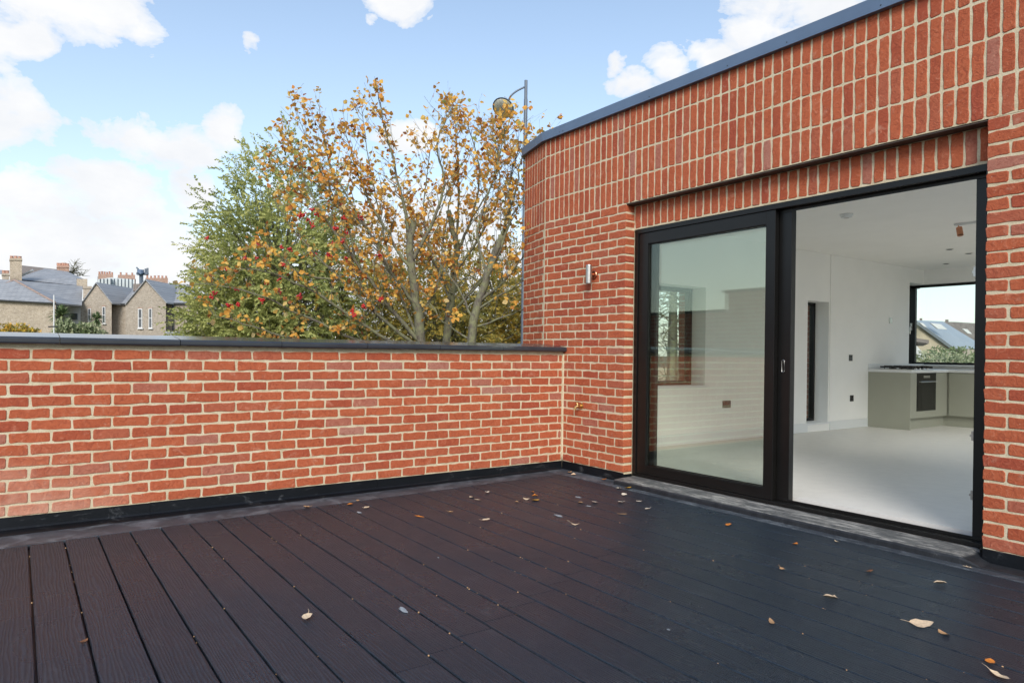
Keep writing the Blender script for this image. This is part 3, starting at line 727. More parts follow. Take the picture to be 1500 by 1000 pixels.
# sockets and switches
def plate(y, z, w, h, label, cat, name, mat='socket', rock=1, group=None, dx=.0):
    t = thing(name, (WX + dx, y, z), label, cat, group)
    x0 = WX + dx + .0005
    B(x0, x0 + .009, y - w / 2, y + w / 2, z - h / 2, z + h / 2).build('face_plate', mat, t, bevel=.002)
    for i in range(rock):
        m_ = MB(); yy = y + (i - (rock - 1) / 2) * w * .4
        m_.box(x0 + .0092, x0 + .0125, yy - .010, yy + .010, z - .006 + h * .18, z + .012 + h * .18)
        m_.build('switch', 'ovenglass' if mat == 'socket' else 'bwhite', t)
plate(2.631, .548, .150, .088, 'dark double wall socket seen through the fixed glass panel', 'socket', 'wall_socket', rock=2)
plate(5.479, .543, .090, .088, 'dark wall socket low on the white wall beside the kitchen cabinets', 'socket', 'wall_socket', dx=.0125)
plate(5.437, 1.129, .088, .088, 'dark switch plate at waist height on the white wall left of the hob', 'switch', 'wall_switch', dx=.0125)
plate(6.585, 1.712, .088, .088, 'small nickel switch plate high on the white wall left of the corner window', 'switch', 'wall_switch', mat='steel', dx=.0125)
# ceiling fittings
sm_ = thing('smoke_alarm', (1.55, 2.39, 2.578), 'round white smoke alarm on the ceiling just inside the door', 'smoke alarm')
m_ = MB(); m_.lathe((1.55, 2.39, 2.5775), -UP, ((0, .062), (.012, .062), (.016, .055), (.030, .052), (.036, .042)), 24); m_.build('alarm_body', 'gloss_white', sm_)
m_ = MB(); m_.lathe((1.55, 2.39, 2.541), -UP, ((0, .026), (.004, .022)), 16); m_.build('test_button', 'steel', sm_)
sp = thing('ceiling_spotlight', (2.03, 3.76, 2.578), 'copper cylinder spotlight hanging from a white ceiling bar near the door head', 'spotlight')
B(1.99, 2.55, 3.74, 3.77, 2.556, 2.5775).build('ceiling_bar', 'gloss_white', sp, bevel=.002)
m_ = MB(); m_.tube([(2.03, 3.755, 2.556), (2.03, 3.755, 2.525)], .006, 8); m_.lathe((2.035, 3.755, 2.535), (.25, -.25, -1), ((0, .020), (.004, .030), (.095, .030), (.095, .024)), 18); m_.build('lamp_head', 'copper', sp)
for (x, y, lb) in ((1.189, 5.59, 'flush ceiling downlight ahead of the corner window, between two others'), (.535, 7.067, 'flush ceiling downlight deepest in the room, nearest the corner window'), (1.19, 6.169, 'flush ceiling downlight close beside the right door jamb')):
    t = thing('ceiling_downlight', (x, y, 2.578), lb, 'downlight', 'downlights in the kitchen ceiling')
    m_ = MB(); m_.lathe((x, y, 2.5775), -UP, ((0, .045), (.004, .045), (.006, .040)), 20); m_.build('trim_ring', 'steel', t)
    m_ = MB(); m_.lathe((x, y, 2.5710), -UP, ((0, .030), (.002, .030)), 16); m_.build('lamp_lens', 'dark', t)

# neighbour's brick wall beyond the far end of the terrace (mirrored in the door glass)
nw = MB(); nw.box(-8.0, -.30, -6.6, -6.0, -3.3, 1.95); nw.box(-2.9, -.30, -6.6, -6.0, 1.95, 2.30); 
nbw = thing('neighbouring_wall', (-4, -6.3, -3.3), 'taller red brick wall outside the terrace, stepped, mirrored in the door glass', 'wall')
nw.build('brickwork', 'neighbour', nbw)
m_ = MB(); m_.box(-8.05, -2.95, -6.65, -5.95, 1.9505, 2.0); m_.box(-2.945, -.25, -6.65, -5.95, 2.3005, 2.35); m_.build('coping', 'coping', nbw)

# ------------------------------------------------------------------ fallen leaves on the deck
def leaf_mesh(L, W, curl, fold, stem, seed):
    rr = random.Random(seed); vs = []; n = 8
    for i in range(n + 1):
        t = i / n; w = W * (math.sin(math.pi * t ** .85) ** .8) * (1 + rr.uniform(-.14, .14)) if 0 < i < n else 0.0008
        x = (t - .5) * L; zc = curl * (2 * t - 1) ** 2 * L
        vs += [(x, -w / 2, zc + fold * w + .002 * rr.random()), (x, rr.uniform(-.001, .001), zc + .001), (x, w / 2, zc + fold * w * rr.uniform(.5, 1.5) + .002 * rr.random())]
    fs = []
    for i in range(n):
        a = i * 3; fs += [(a, a + 3, a + 4, a + 1), (a + 1, a + 4, a + 5, a + 2)]
    m_ = MB(); m_.add(vs, fs)
    if stem: m_.tube([(-L / 2, 0, curl * L + .001), (-L / 2 - stem * .5, .002, curl * L + .006), (-L / 2 - stem, -.003, curl * L + .012)], .0009, 4)
    return m_
LM = {}
for nm, c in (('cream', (.72, .56, .38)), ('tan', (.50, .30, .15)), ('orange', (.66, .22, .03)), ('yellow', (.74, .40, .05)), ('brown', (.22, .09, .035)), ('white', (.78, .68, .55))):
    mt, nt, b = new_mat('fallen_leaf_' + nm); N = NT(nt)
    f = N.noise(N.obj(), 60, 5, .7); N.l(N.ramp(f, ((.3, tuple(x * .65 for x in c)), (.6, c))), b.inputs['Base Color']); b.inputs['Roughness'].default_value = .7
    LM[nm] = mt
FL = [(2.416, -3.397, 'cream', .062, 'round cream leaf with a stem lying alone on the left foreground boards'),
(1.051, -2.143, 'orange', .075, 'ragged orange leaf halfway along the parapet, on the boards'),
(1.379, -1.808, 'cream', .06, 'cream leaf with an upright stem alone in the middle of the deck'),
(.818, -1.515, 'cream', .055, 'narrow cream leaf at the left of three by the parapet'),
(.687, -1.488, 'cream', .06, 'flat pale leaf behind two others near the parapet corner'),
(.619, -1.295, 'white', .05, 'small upright white leaf farthest of three near the parapet corner'),
(1.06, -1.899, 'tan', .035, 'tiny tan leaf fragment in front of the ragged orange leaf'),
(.606, -2.336, 'cream', .055, 'cream leaf near the grey strip, left of the orange leaf'),
(.438, -2.392, 'orange', .06, 'flat orange leaf lying on the grey edge strip'),
(.380, -2.70, 'tan', .06, 'brown curled leaf on the edge strip nearest the left of the photo'),
(.357, -2.299, 'tan', .045, 'small tan leaf beside the orange one on the edge strip'),
(1.053, -1.14, 'yellow', .075, 'bright orange-yellow crumpled leaf in the cluster off the corner'),
(.976, -1.168, 'cream', .055, 'cream leaf left of the bright crumpled leaf in the cluster'),
(.930, -1.05, 'orange', .05, 'small orange leaf behind the bright crumpled leaf'),
(.79, -.967, 'orange', .045, 'orange leaf farthest back in the cluster off the corner'),
(1.02, -1.29, 'tan', .04, 'tan leaf scrap at the left edge of the cluster'),
(1.791, -1.371, 'cream', .062, 'cream leaf with a stem in front of the sliding door, alone'),
(1.314, -.907, 'tan', .05, 'dull tan leaf left of a white curled leaf before the pier'),
(1.354, -.798, 'white', .062, 'white curled leaf with a dark underside before the pier'),
(.358, -.158, 'cream', .07, 'cream leaf close against the flashing in the corner'),
(.250, -.11, 'tan', .05, 'tan leaf scrap tucked into the corner of the two walls'),
(.688, -.085, 'orange', .06, 'orange leaf against the flashing under the brick pier'),
(.96, -.08, 'orange', .06, 'orange leaf resting at the foot of the door jamb'),
(1.106, -.190, 'yellow', .07, 'yellow-brown leaf on the strip under the door jamb'),
(1.06, -.26, 'white', .05, 'pale leaf touching the yellow-brown one under the jamb'),
(1.273, -.398, 'white', .062, 'white flat leaf nearest the fixed door panel'),
(1.461, -.627, 'white', .06, 'round white leaf in the row leading away from the jamb'),
(1.519, -.488, 'white', .05, 'white leaf sliver right of the round white one'),
(1.736, -.626, 'white', .045, 'small white leaf with an upright stem before the fixed panel'),
(1.746, -.893, 'tan', .075, 'long thin tan leaf before the fixed door panel'),
(2.363, -.508, 'orange', .06, 'brown-orange leaf by the middle of the sliding door'),
(3.541, -1.769, 'tan', .065, 'tan leaf with a long stem alone on the right foreground boards'),
(2.886, -.556, 'orange', .045, 'small orange leaf before the open doorway'),
(3.522, -1.272, 'cream', .070, 'broad cream leaf in the middle of the right hand boards'),
(3.0, -.294, 'cream', .055, 'pale thin leaf on the strip below the doorway threshold'),
(3.136, -1.071, 'tan', .035, 'tiny tan leaf behind the broad cream one'),
(3.919, -1.255, 'cream', .095, 'large pale folded leaf with a tail stem at the right'),
(4.015, -1.279, 'tan', .055, 'round tan leaf just right of the large folded leaf'),
(3.717, -.604, 'cream', .060, 'pale leaf on the boards near the right pier'),
(3.682, -.200, 'cream', .055, 'thin cream leaf on the strip below the right jamb'),
(4.237, -1.426, 'orange', .05, 'small orange leaf near the right bottom corner of the photo'),
(4.311, -1.542, 'cream', .085, 'long cream leaf cut by the bottom right edge of the photo'),
(4.25, -1.05, 'tan', .05, 'tan leaf at the right edge of the photo'),
(3.42, -.72, 'brown', .075, 'thin dark brown twig-like leaf on the boards before the doorway'),
(2.172, -4.189, 'brown', .036, 'small rust leaf stuck in the second board gap from the left')]
lr = random.Random(5)
for i, (x, y, c, L, lb) in enumerate(FL):
    thin = 'thin' in lb or 'narrow' in lb or 'long' in lb or 'sliver' in lb
    m_ = leaf_mesh(L, L * (.32 if thin else lr.uniform(.55, .75)), lr.uniform(.02, .16), lr.uniform(-.1, .3), L * .35 if 'stem' in lb or lr.random() < .3 else 0, i)
    o = m_.build('fallen_leaf', LM[c], smooth=True)
    dz = .004 + (.003 if y > -.22 or x < .4 else 0)
    o.location = (x, y, dz); o.rotation_euler = (lr.uniform(-.15, .15), lr.uniform(-.1, .1), lr.uniform(0, 6.28))
    tag(o, lb, 'leaf', 'fallen leaves on the deck')
for i, (x, y, L, W_) in enumerate(((2.548, -3.013, .085, .030), (1.133, -.772, .07, .035), (1.535, -1.303, .095, .040), (1.418, -.918, .05, .03), (.70, -2.433, .08, .03), (3.35, -2.2, .02, .012), (1.95, -2.5, .015, .010))):
    m_ = MB(); q = []
    for k in range(14):
        a = 2 * math.pi * k / 14; f = lr.uniform(.6, 1.1); q.append((x + math.cos(a) * L * .5 * f, y + math.sin(a) * W_ * .5 * f, .0012))
    m_.prism(q, (0, 0, .0007)); tag(m_.build('deck_stain', 'stain', recalc=True), kind='structure')
# crumbs caught in the gaps and dried paint spots
cr = MB()
for i in range(170):
    k = rnd.randint(4, 26); y = -.2175 - .172 * k + U(-.002, .002); x = U(.6, 5)
    s = U(.0015, .0045); cr.ball((x, y, U(-.004, .001)), s)
tag(cr.build('leaf_litter', LM['tan']), label='crumbs of leaf caught in the gaps between the boards', cat='leaf litter', kind='stuff')

# ------------------------------------------------------------------ trees
def wobble(p, q, n, amp, rr):
    d = q - p; pts = [p]
    for i in range(1, n):
        t = i / n; pts.append(p + d * t + V((rr.uniform(-1, 1), rr.uniform(-1, 1), rr.uniform(-1, 1))) * amp * d.length)
    pts.append(q); return pts
def spline(ps, k=4):
    out = []
    P = [ps[0]] + list(ps) + [ps[-1]]
    for i in range(1, len(P) - 2):
        for j in range(k):
            t = j / k; a, b, c, d = P[i - 1], P[i], P[i + 1], P[i + 2]
            out.append(.5 * ((2 * b) + (c - a) * t + (2 * a - 5 * b + 4 * c - d) * t * t + (3 * b - a - 3 * c + d) * t ** 3))
    out.append(P[-2]); return out
def add_leaf(mb, p, d, L, W, rr, val, bend=.25):
    d = d.normalized(); side = d.orthogonal(); ang = rr.uniform(0, 6.28)
    n = d.cross(side); s = (side * math.cos(ang) + n * math.sin(ang)); up = s.cross(d)
    a = p; b_ = p + d * L * .38 + s * W * .5 + up * bend * W * .5; c = p + d * L * .38 - s * W * .5 + up * bend * W * .5
    m_ = p + d * L * .42; e = p + d * L * .78 + s * W * .30 - up * bend * L * .1; f = p + d * L * .78 - s * W * .30 - up * bend * L * .1; tip = p + d * L - up * bend * L * .3
    mb.add([a, b_, m_, c, e, f, tip], [(0, 2, 1), (0, 3, 2), (1, 2, 6, 4), (2, 3, 5, 6)], val, rr.random())
class Tree:
    def __init__(s, seed): s.w = MB(); s.l = MB(); s.b = MB(); s.rr = random.Random(seed)
    def limb(s, pts, r0, r1, twigs=True, tstart=.25, dens=1.0, leafd=1.0, twl=1.0):
        rr = s.rr; sp = spline(pts, 5); sp = [p + V((rr.uniform(-1, 1), rr.uniform(-1, 1), rr.uniform(-1, 1))) * .012 for p in sp]
        n = len(sp); rad = [r0 + (r1 - r0) * (i / (n - 1)) ** .8 for i in range(n)]
        s.w.tube(sp, rad, 7 if r0 > .03 else 5)
        if not twigs: return
        tot = sum((sp[i + 1] - sp[i]).length for i in range(n - 1)); nb = int(tot * 14 * dens)
        for k in range(nb):
            t = tstart + (1 - tstart) * (k + rr.random()) / nb; i = min(n - 2, int(t * (n - 1))); p = sp[i].lerp(sp[i + 1], t * (n - 1) - i)
            ax = (sp[i + 1] - sp[i]).normalized(); o = V((rr.gauss(0, 1), rr.gauss(0, 1), rr.gauss(0, .6)))
            o = (o - ax * o.dot(ax)).normalized()
            d = (ax * .75 + o * .85 + UP * .30).normalized(); L = rr.uniform(.22, .72) * (1.15 - .55 * t) * twl
            s.twig(p, d, L, max(.0035, rad[i] * .35), 0, leafd)
        s.twig(sp[-1], (sp[-1] - sp[-2]).normalized(), .3 * twl, r1, 0, leafd)
    def twig(s, p, d, L, r, lev, leafd):
        rr = s.rr; n = 4; pts = [p]; q = p; dd = d.copy()
        for i in range(n):
            dd = (dd + V((rr.gauss(0, .16), rr.gauss(0, .16), rr.gauss(.04, .12)))).normalized(); q = q + dd * L / n; pts.append(q)
        s.w.tube(pts, [r, r * .8, r * .6, r * .45, .0016], 3 if lev else 4, cap=False)
        if lev < 1 and L > .2:
            for k in range(rr.randint(2, 4)):
                i = rr.randint(1, 3); o = V((rr.gauss(0, 1), rr.gauss(0, 1), rr.gauss(0, 1))).normalized()
                s.twig(pts[i], (dd + o * .9 + UP * .15).normalized(), L * rr.uniform(.35, .65), r * .45, lev + 1, leafd)
        if lev == 1 or L < .2 or rr.random() < .5:
            for k in range(s.nl(leafd)):
                i = rr.randint(2, 4) if rr.random() < .8 else 1
                o = V((rr.gauss(0, 1), rr.gauss(0, 1), rr.gauss(-.5, .8))).normalized()
                LL = rr.uniform(.040, .074)
                add_leaf(s.l, pts[i] + o * .008, (o + dd * .4), LL, LL * rr.uniform(.45, .68), rr, min(1, max(0, rr.gauss(.5, .25))))
    def nl(s, leafd):
        x = s.rr.uniform(.8, 5.5) * leafd; return int(x) + (s.rr.random() < x % 1)
    def berries(s, p):
        rr = s.rr; b = MB(); s.bl = getattr(s, 'bl', []); s.bl.append(b)
        for k in range(rr.randint(9, 16)):
            b.ball(p + V((rr.gauss(0, .013), rr.gauss(0, .013), rr.gauss(0, .011))), rr.uniform(.008, .012), rr.random())
def P8(D, u, v): return at(D, u, v)
GZ = -3.3
def base(D, u, dx=0): p = at(D, u, 517); return V((p.x + dx, p.y, GZ))

# tree A: lichened trunk, long limbs fanning to the left
A = Tree(11)
A.limb([base(8.3, 640), base(8.3, 632) + UP * 2.2, P8(8.3, 616, 500), P8(8.25, 607, 430), P8(8.2, 601, 370), P8(8.2, 606, 322)], .078, .040, False)
LA = [
 ([(8.2, 603, 385), (8.15, 630, 335), (8.1, 650, 270), (8.1, 640, 215), (8.0, 655, 170)], .035),
 ([(8.2, 602, 350), (8.15, 588, 290), (8.1, 572, 220), (8.0, 556, 152)], .034),
 ([(8.2, 602, 395), (8.1, 570, 345), (8.0, 530, 270), (7.9, 505, 190)], .032),
 ([(8.25, 610, 450), (8.1, 575, 400), (8.0, 535, 330), (7.85, 490, 255), (7.8, 470, 190)], .034),
 ([(8.3, 616, 500), (8.1, 570, 450), (7.9, 520, 380), (7.7, 465, 300), (7.6, 425, 215)], .040),
 ([(8.3, 616, 510), (8.0, 560, 468), (7.8, 500, 410), (7.6, 440, 350), (7.5, 405, 300)], .034),
 ([(8.3, 618, 520), (8.0, 555, 490), (7.7, 480, 440), (7.4, 400, 400), (7.2, 345, 395)], .034),
 ([(8.3, 620, 530), (8.0, 540, 505), (7.6, 450, 465), (7.3, 370, 430), (7.1, 290, 415)], .034),
 ([(8.3, 620, 545), (8.0, 530, 530), (7.6, 440, 500), (7.3, 370, 478), (7.1, 310, 460)], .030),
 ([(8.3, 612, 470), (8.5, 640, 420), (8.7, 650, 350), (8.8, 665, 260)], .030),
 ([(8.0, 520, 380), (7.9, 505, 320), (7.8, 470, 250), (7.7, 440, 175)], .020),
 ([(8.0, 560, 468), (8.0, 530, 420), (8.0, 500, 350), (8.0, 455, 300)], .022),
 ([(7.8, 500, 410), (7.7, 440, 400), (7.6, 410, 375), (7.5, 375, 360)], .018),
 ([(8.1, 575, 400), (8.1, 560, 330), (8.1, 545, 260), (8.1, 530, 160)], .022),
 ([(8.0, 535, 330), (8.0, 500, 300), (8.0, 450, 260), (8.0, 405, 235)], .018),
 ([(8.3, 616, 505), (8.5, 590, 440), (8.7, 560, 380), (8.8, 520, 330)], .026)]
for pts, r in LA:
    lowl = pts[-1][1] < 410 and pts[-1][2] > 240
    A.limb([P8(*p) for p in pts], r * .78, r * .13, True, .22, .8 if lowl else 1.0, .8 if lowl else 1.0, .62 if lowl else .9)
for k in range(46):
    u, v = U(300, 560), U(290, 480)
    if v < 480 - (u - 290) * .75 and v < 330 and u < 420: continue
    A.berries(P8(U(7.1, 8), u, v))
# tree B: stout middle stem with cut stubs
Bt = Tree(23)
Bt.limb([base(9.0, 660), base(9.0, 658) + UP * 2.3, P8(9, 655, 500), P8(8.95, 664, 420), P8(8.9, 668, 360), P8(8.9, 655, 308)], .070, .034, False)
LB = [([(8.9, 667, 370), (8.9, 690, 320), (8.85, 702, 250), (8.8, 684, 180)], .030), ([(8.9, 665, 400), (8.8, 700, 350), (8.7, 730, 290), (8.6, 728, 215)], .032),
 ([(8.9, 664, 430), (8.9, 630, 370), (8.9, 622, 300), (8.9, 632, 210)], .028), ([(8.9, 668, 350), (8.9, 672, 280), (8.9, 668, 200), (8.9, 664, 165)], .026),
 ([(8.95, 660, 460), (8.7, 705, 410), (8.5, 730, 350), (8.4, 765, 290)], .028), ([(8.9, 660, 440), (9.1, 640, 400), (9.2, 600, 360), (9.3, 590, 280)], .022),
 ([(8.9, 690, 320), (8.8, 720, 270), (8.8, 726, 210), (8.7, 700, 190)], .016)]
for pts, r in LB: Bt.limb([P8(*p) for p in pts], r * .8, r * .14, True, .2, 1.0, .95)
# tree C: leaning stem at the right, branches reaching behind the house corner
Ct = Tree(31)
Ct.limb([base(8.0, 690), base(8.0, 690) + UP * 2.2, P8(8.0, 692, 500), P8(8.0, 702, 440), P8(8.0, 722, 380), P8(8.0, 735, 345)], .072, .032, False)
LC = [([(8, 722, 385), (8, 745, 330), (8, 748, 260), (7.9, 757, 225)], .030), ([(8, 705, 440), (7.9, 740, 410), (7.8, 770, 370), (7.8, 800, 330)], .026),
 ([(8, 700, 455), (7.9, 735, 430), (7.9, 770, 410), (7.8, 810, 390)], .022), ([(8, 696, 480), (7.9, 735, 465), (7.9, 775, 450), (7.8, 810, 440)], .020),
 ([(8, 712, 405), (8, 700, 340), (8, 720, 270), (8, 735, 215), (8, 742, 185)], .024), ([(8, 735, 345), (8, 755, 280), (8, 762, 240), (8, 768, 215)], .022),
 ([(8, 694, 470), (8.1, 670, 420), (8.2, 640, 380), (8.3, 610, 330)], .020), ([(8, 692, 500), (8.1, 650, 470), (8.2, 620, 430), (8.3, 590, 420)], .018)]
for pts, r in LC: Ct.limb([P8(*p) for p in pts], r * .8, r * .14, True, .2, 1.0, 1.0)
for T, D, u, lb in ((A, 8.3, 640, 'autumn tree with orange leaves and red berries, its long limbs fanning left over the parapet'), (Bt, 9.0, 660, 'autumn tree with a cut upright stem between the two other orange trees'), (Ct, 8.0, 690, 'autumn tree with a leaning stem, branches reaching behind the house corner')):
    b0 = base(D, u); t = thing('autumn_tree', b0, lb, 'tree', 'orange-leaved trees behind the parapet')
    T.w.build('trunk', 'bark', t, smooth=True); T.l.build('crown', 'autumn', t, attrs=True)
    for b in getattr(T, 'bl', []): b.build('berry_cluster', 'berry', t, smooth=True)

# feathery green tree behind
def feather_tree(seed, centre, rx, rz, zc, n, mat, name, label, cat, sizes=(.05, .09), wid=.016, droop=.5, sprayL=(.35, .8), group=None, lean=.35, shell=.25, gate=0.0, nleaf=13):
    rr = random.Random(seed); t = thing(name, (centre.x, centre.y, GZ), label, cat, group)
    w = MB(); l = MB(); c = V((centre.x, centre.y, zc))
    top = V((centre.x, centre.y, zc + rz * .8))
    w.tube([V((centre.x, centre.y, GZ)), V((centre.x + .1, centre.y, GZ + 2)), c, top], [.16, .13, .08, .015], 7)
    for k in range(int(n / 26)):
        z = rr.uniform(-.8, .7); a = rr.uniform(0, 6.28); e = c + V((math.cos(a) * rx * math.sqrt(max(.05, 1 - z * z)) * .9, math.sin(a) * rx * math.sqrt(max(.05, 1 - z * z)) * .9, z * rz + .3))
        p = V((centre.x, centre.y, max(GZ + 1, e.z - rz * rr.uniform(.4, .8)))); w.tube(spline([p, p.lerp(e, .5) + UP * .1, e], 3), [.05, .035, .028, .02, .014, .01, .005], 4)
    for k in range(n):
        u_ = V((rr.gauss(0, 1), rr.gauss(0, 1), rr.gauss(0, 1))).normalized(); q = (shell + (1 - shell) * rr.random() ** .5)
        nz = mnoise.noise(u_ * 2.3 + V((seed, 0, 0))) * .42 + mnoise.noise(u_ * 6 + V((0, seed, 0))) * .22
        q *= 1 + nz
        p = c + V((u_.x * rx, u_.y * rx, u_.z * rz)) * q
        if p.z < GZ + .8: continue
        if mnoise.noise(p * 1.4 + V((seed, seed, 0))) < gate - .5: continue
        out = V((u_.x, u_.y, u_.z * .3)); d = (out * .8 + UP * lean + V((rr.gauss(0, .35), rr.gauss(0, .35), rr.gauss(0, .25)))).normalized()
        L = rr.uniform(*sprayL); pts = [p]; m_ = nleaf
        tone = .5 + .55 * mnoise.noise(p * 1.1 + V((3, seed, 9)))
        qn = p
        for j in range(m_):
            d = (d - UP * droop * .08 + V((rr.gauss(0, .06), rr.gauss(0, .06), rr.gauss(0, .06)))).normalized(); qn = qn + d * L / m_
            for sgn in (0, 1):
                s = V((rr.gauss(0, 1), rr.gauss(0, 1), rr.gauss(0, 1))); s = (s - d * s.dot(d)).normalized(); ld = (d * .7 + s * .6 - UP * .15).normalized()
                LL = rr.uniform(*sizes); ww = s.cross(ld).normalized() * wid * .5
                val = min(1, max(0, tone + rr.gauss(0, .18)))
                l.add([qn - ww * .3, qn + ld * LL * .5 + ww, qn + ld * LL, qn + ld * LL * .5 - ww], [(0, 1, 2, 3)], val, rr.random())
    w.build('trunk', 'bark', t); l.build('crown', mat, t, attrs=True)
    return t
gc1 = at(14.2, 405, 517)
feather_tree(3, V((gc1.x, gc1.y, 0)), 1.60, 3.1, 1.95, 4200, 'green', 'willow_tree', 'tall feathery green tree behind the left half of the orange trees', 'tree', droop=.45, lean=.35, wid=.032, sprayL=(.22, .55), sizes=(.045, .08))
gc2 = at(13.6, 352, 517)
feather_tree(4, V((gc2.x, gc2.y, 0)), 1.0, 1.9, .9, 1900, 'green', 'willow_tree', 'lower feathery green tree at the left foot of the taller one', 'tree', droop=.45, lean=.35, wid=.032, sprayL=(.22, .5), sizes=(.045, .08))
gc3 = at(15.5, 500, 517)
feather_tree(5, V((gc3.x, gc3.y, 0)), 1.7, 2.4, 1.0, 1300, 'olive', 'olive_green_tree', 'yellow-green tree showing through the orange branches', 'tree', droop=.4, sizes=(.06, .11), wid=.035, gate=.30)
gc4 = at(16, 640, 517)
feather_tree(6, V((gc4.x, gc4.y, 0)), 2.1, 2.2, 1.5, 2100, 'olive', 'olive_green_tree', 'low yellow-brown tree behind the two right-hand orange trees', 'tree', droop=.4, sizes=(.06, .11), wid=.035, gate=.30, shell=.1)
gc5 = at(17, 735, 517)
feather_tree(8, V((gc5.x, gc5.y, 0)), 1.7, 2.0, 1.5, 1500, 'olive', 'olive_green_tree', 'low yellow-brown tree beside the house corner behind the leaning stem', 'tree', droop=.4, sizes=(.06, .11), wid=.035, gate=.30, shell=.1)
# trees and bushes by the far houses
def far_bush(seed, D, u, z, rx, rz, n, mat, name, label, cat='bush', sizes=(.12, .28), wid=.09, group=None):
    p = at(D, u, 517)
    rr = random.Random(seed); t = thing(name, (p.x, p.y, GZ), label, cat, group); l = MB(); w = MB()
    w.tube([V((p.x, p.y, GZ)), V((p.x, p.y, z))], [.09, .03], 5)
    for k in range(n):
        u_ = V((rr.gauss(0, 1), rr.gauss(0, 1), rr.gauss(0, 1))).normalized(); q = (.3 + .7 * rr.random() ** .5) * (1 + .35 * mnoise.noise(u_ * 3 + V((seed, 0, 0))))
        c = V((p.x, p.y, z)) + V((u_.x * rx, u_.y * rx, u_.z * rz)) * q
        tone = .5 + .5 * mnoise.noise(c * .9)
        for j in range(5):
            d = V((rr.gauss(0, 1), rr.gauss(0, 1), rr.gauss(.3, 1))).normalized(); L = rr.uniform(*sizes); s = d.orthogonal().normalized() * wid * .5
            l.add([c, c + d * L * .5 + s, c + d * L, c + d * L * .5 - s], [(0, 1, 2, 3)], min(1, max(0, tone + rr.gauss(0, .2))), 0.5)
    w.build('trunk', 'bark', t); l.build('crown', mat, t, attrs=True); return t

# ------------------------------------------------------------------ far houses
def slab(pts, th=.12, mat='slate', name='roof', parent=None):
    ps = [V(p) for p in pts]; n = (ps[1] - ps[0]).cross(ps[2] - ps[0]).normalized()
    if n.z > 0: n = -n
    m_ = MB()
    for i in range(1, len(ps) - 1):
        n = (ps[i] - ps[0]).cross(ps[i + 1] - ps[0]).normalized()
        if n.z > 0: n = -n
        m_.prism([ps[0], ps[i], ps[i + 1]], n * th)
    return m_.build(name, mat, parent, recalc=True)
def wallp(D, uv, depth, mat, parent, name='wall'):
    us = [u for u, v in uv]; um = max(us) if us[0] < 750 else min(us)      # how the building stands to the street
    e = at(D + depth, um, 517) - at(D, um, 517); e.z = 0
    m_ = MB(); m_.prism([at(D, u, v) for u, v in uv], e); return m_.build(name, mat, parent, recalc=True)
def sash_window(D, u0, u1, v0, v1, parent, arch=True):
    m_ = MB(); z = -.06
    def rect(a, b, c, d, dd, th):
        return [at(D - dd, a, c), at(D - dd, b, c), at(D - dd, b, d), at(D - dd, a, d)]
    fw = (u1 - u0) * .16; q = MB()
    mid = (v0 + v1) / 2
    for (a, b, c, d) in ((u0, u0 + fw, v0, v1), (u1 - fw, u1, v0, v1), (u0 + fw, u1 - fw, v0, v0 + fw * 1.2), (u0 + fw, u1 - fw, v1 - fw * 1.2, v1), (u0 + fw, u1 - fw, mid - fw * .5, mid + fw * .5)):
        q.prism(rect(a, b, c, d, .05, 0), DV * .05)
    w = q.build('window', 'bwhite', parent, recalc=True)
    g_ = MB(); g_.prism(rect(u0 + fw * 1.02, u1 - fw * 1.02, v0 + fw * 1.25, v1 - fw * 1.25, .02, 0), DV * .02); g_.build('pane', 'winglass', w, recalc=True)
    s = MB(); s.prism(rect(u0 - fw, u1 + fw, v1 + .05, v1 + 1.3, .14, 0), DV * .14); s.build('sill', 'bwhite', w, recalc=True)
    if arch:
        s = MB(); s.prism(rect(u0 - .3, u1 + .3, v0 - 1.6, v0 - .1, .03, 0), DV * .03); s.build('lintel', 'redfar', w, recalc=True)
def chimney(D, u0, u1, v0, v1, pots, parent, mat='stock', depth=.8, top=True):
    e = at(D + 1, (u0 + u1) / 2, 517) - at(D, (u0 + u1) / 2, 517); e.z = 0
    m_ = MB(); m_.prism([at(D, u0, v0), at(D, u1, v0), at(D, u1, v1), at(D, u0, v1)], e * depth)
    if top:
        m_.prism([at(D - .08, u0 - .7, v0 + 1.2), at(D - .08, u1 + .7, v0 + 1.2), at(D - .08, u1 + .7, v0 + 3.2), at(D - .08, u0 - .7, v0 + 3.2)], e * (depth + .16))
    c = m_.build('chimney', mat, parent, recalc=True)
    for i in range(pots):
        u = u0 + (u1 - u0) * (i + .5) / pots; p = at(D + depth / 2, u, v0); px = D / FP
        h = rnd.uniform(3., 4.6) * px
        q = MB(); q.lathe(p - UP * .02, UP, ((0, .14), (h * .7, .11), (h * .75, .14), (h, .13)), 8); q.build('chimney_pot', 'terracotta', c)
# left hipped house
h1 = thing('terraced_house', at(47, 30, 517) * 1 - UP * 4.4, 'stock brick house with a hipped slate roof at the far left', 'house', 'houses beyond the parapet')
wallp(47, [(-60, 436), (78, 443), (78, 620), (-60, 620)], 7, 'stock', h1)
slab([at(46.8, -70, 434.5), at(46.8, 81.5, 443.2), at(50, 21, 410.5), at(50, -40, 406)], parent=h1)
slab([at(50.2, 21.5, 410.3), at(46.8, 81.5, 443.2), at(50.9, 120, 447), at(54.5, 121, 419)], parent=h1)
for a, b_ in (((50, 21, 410), (46.7, 81, 443)), ((50, 21, 410), (46.7, -70, 448))):
    m_ = MB(); m_.tube([at(*a), at(*b_)], .07, 5); m_.build('ridge_tile', 'ridge', h1)
m_ = MB(); m_.prism([at(46.7, -62, 435.5), at(46.7, 81, 443.5), at(46.7, 81, 444.9), at(46.7, -62, 437)], DV * .1); m_.build('gutter', 'dark', h1, recalc=True)
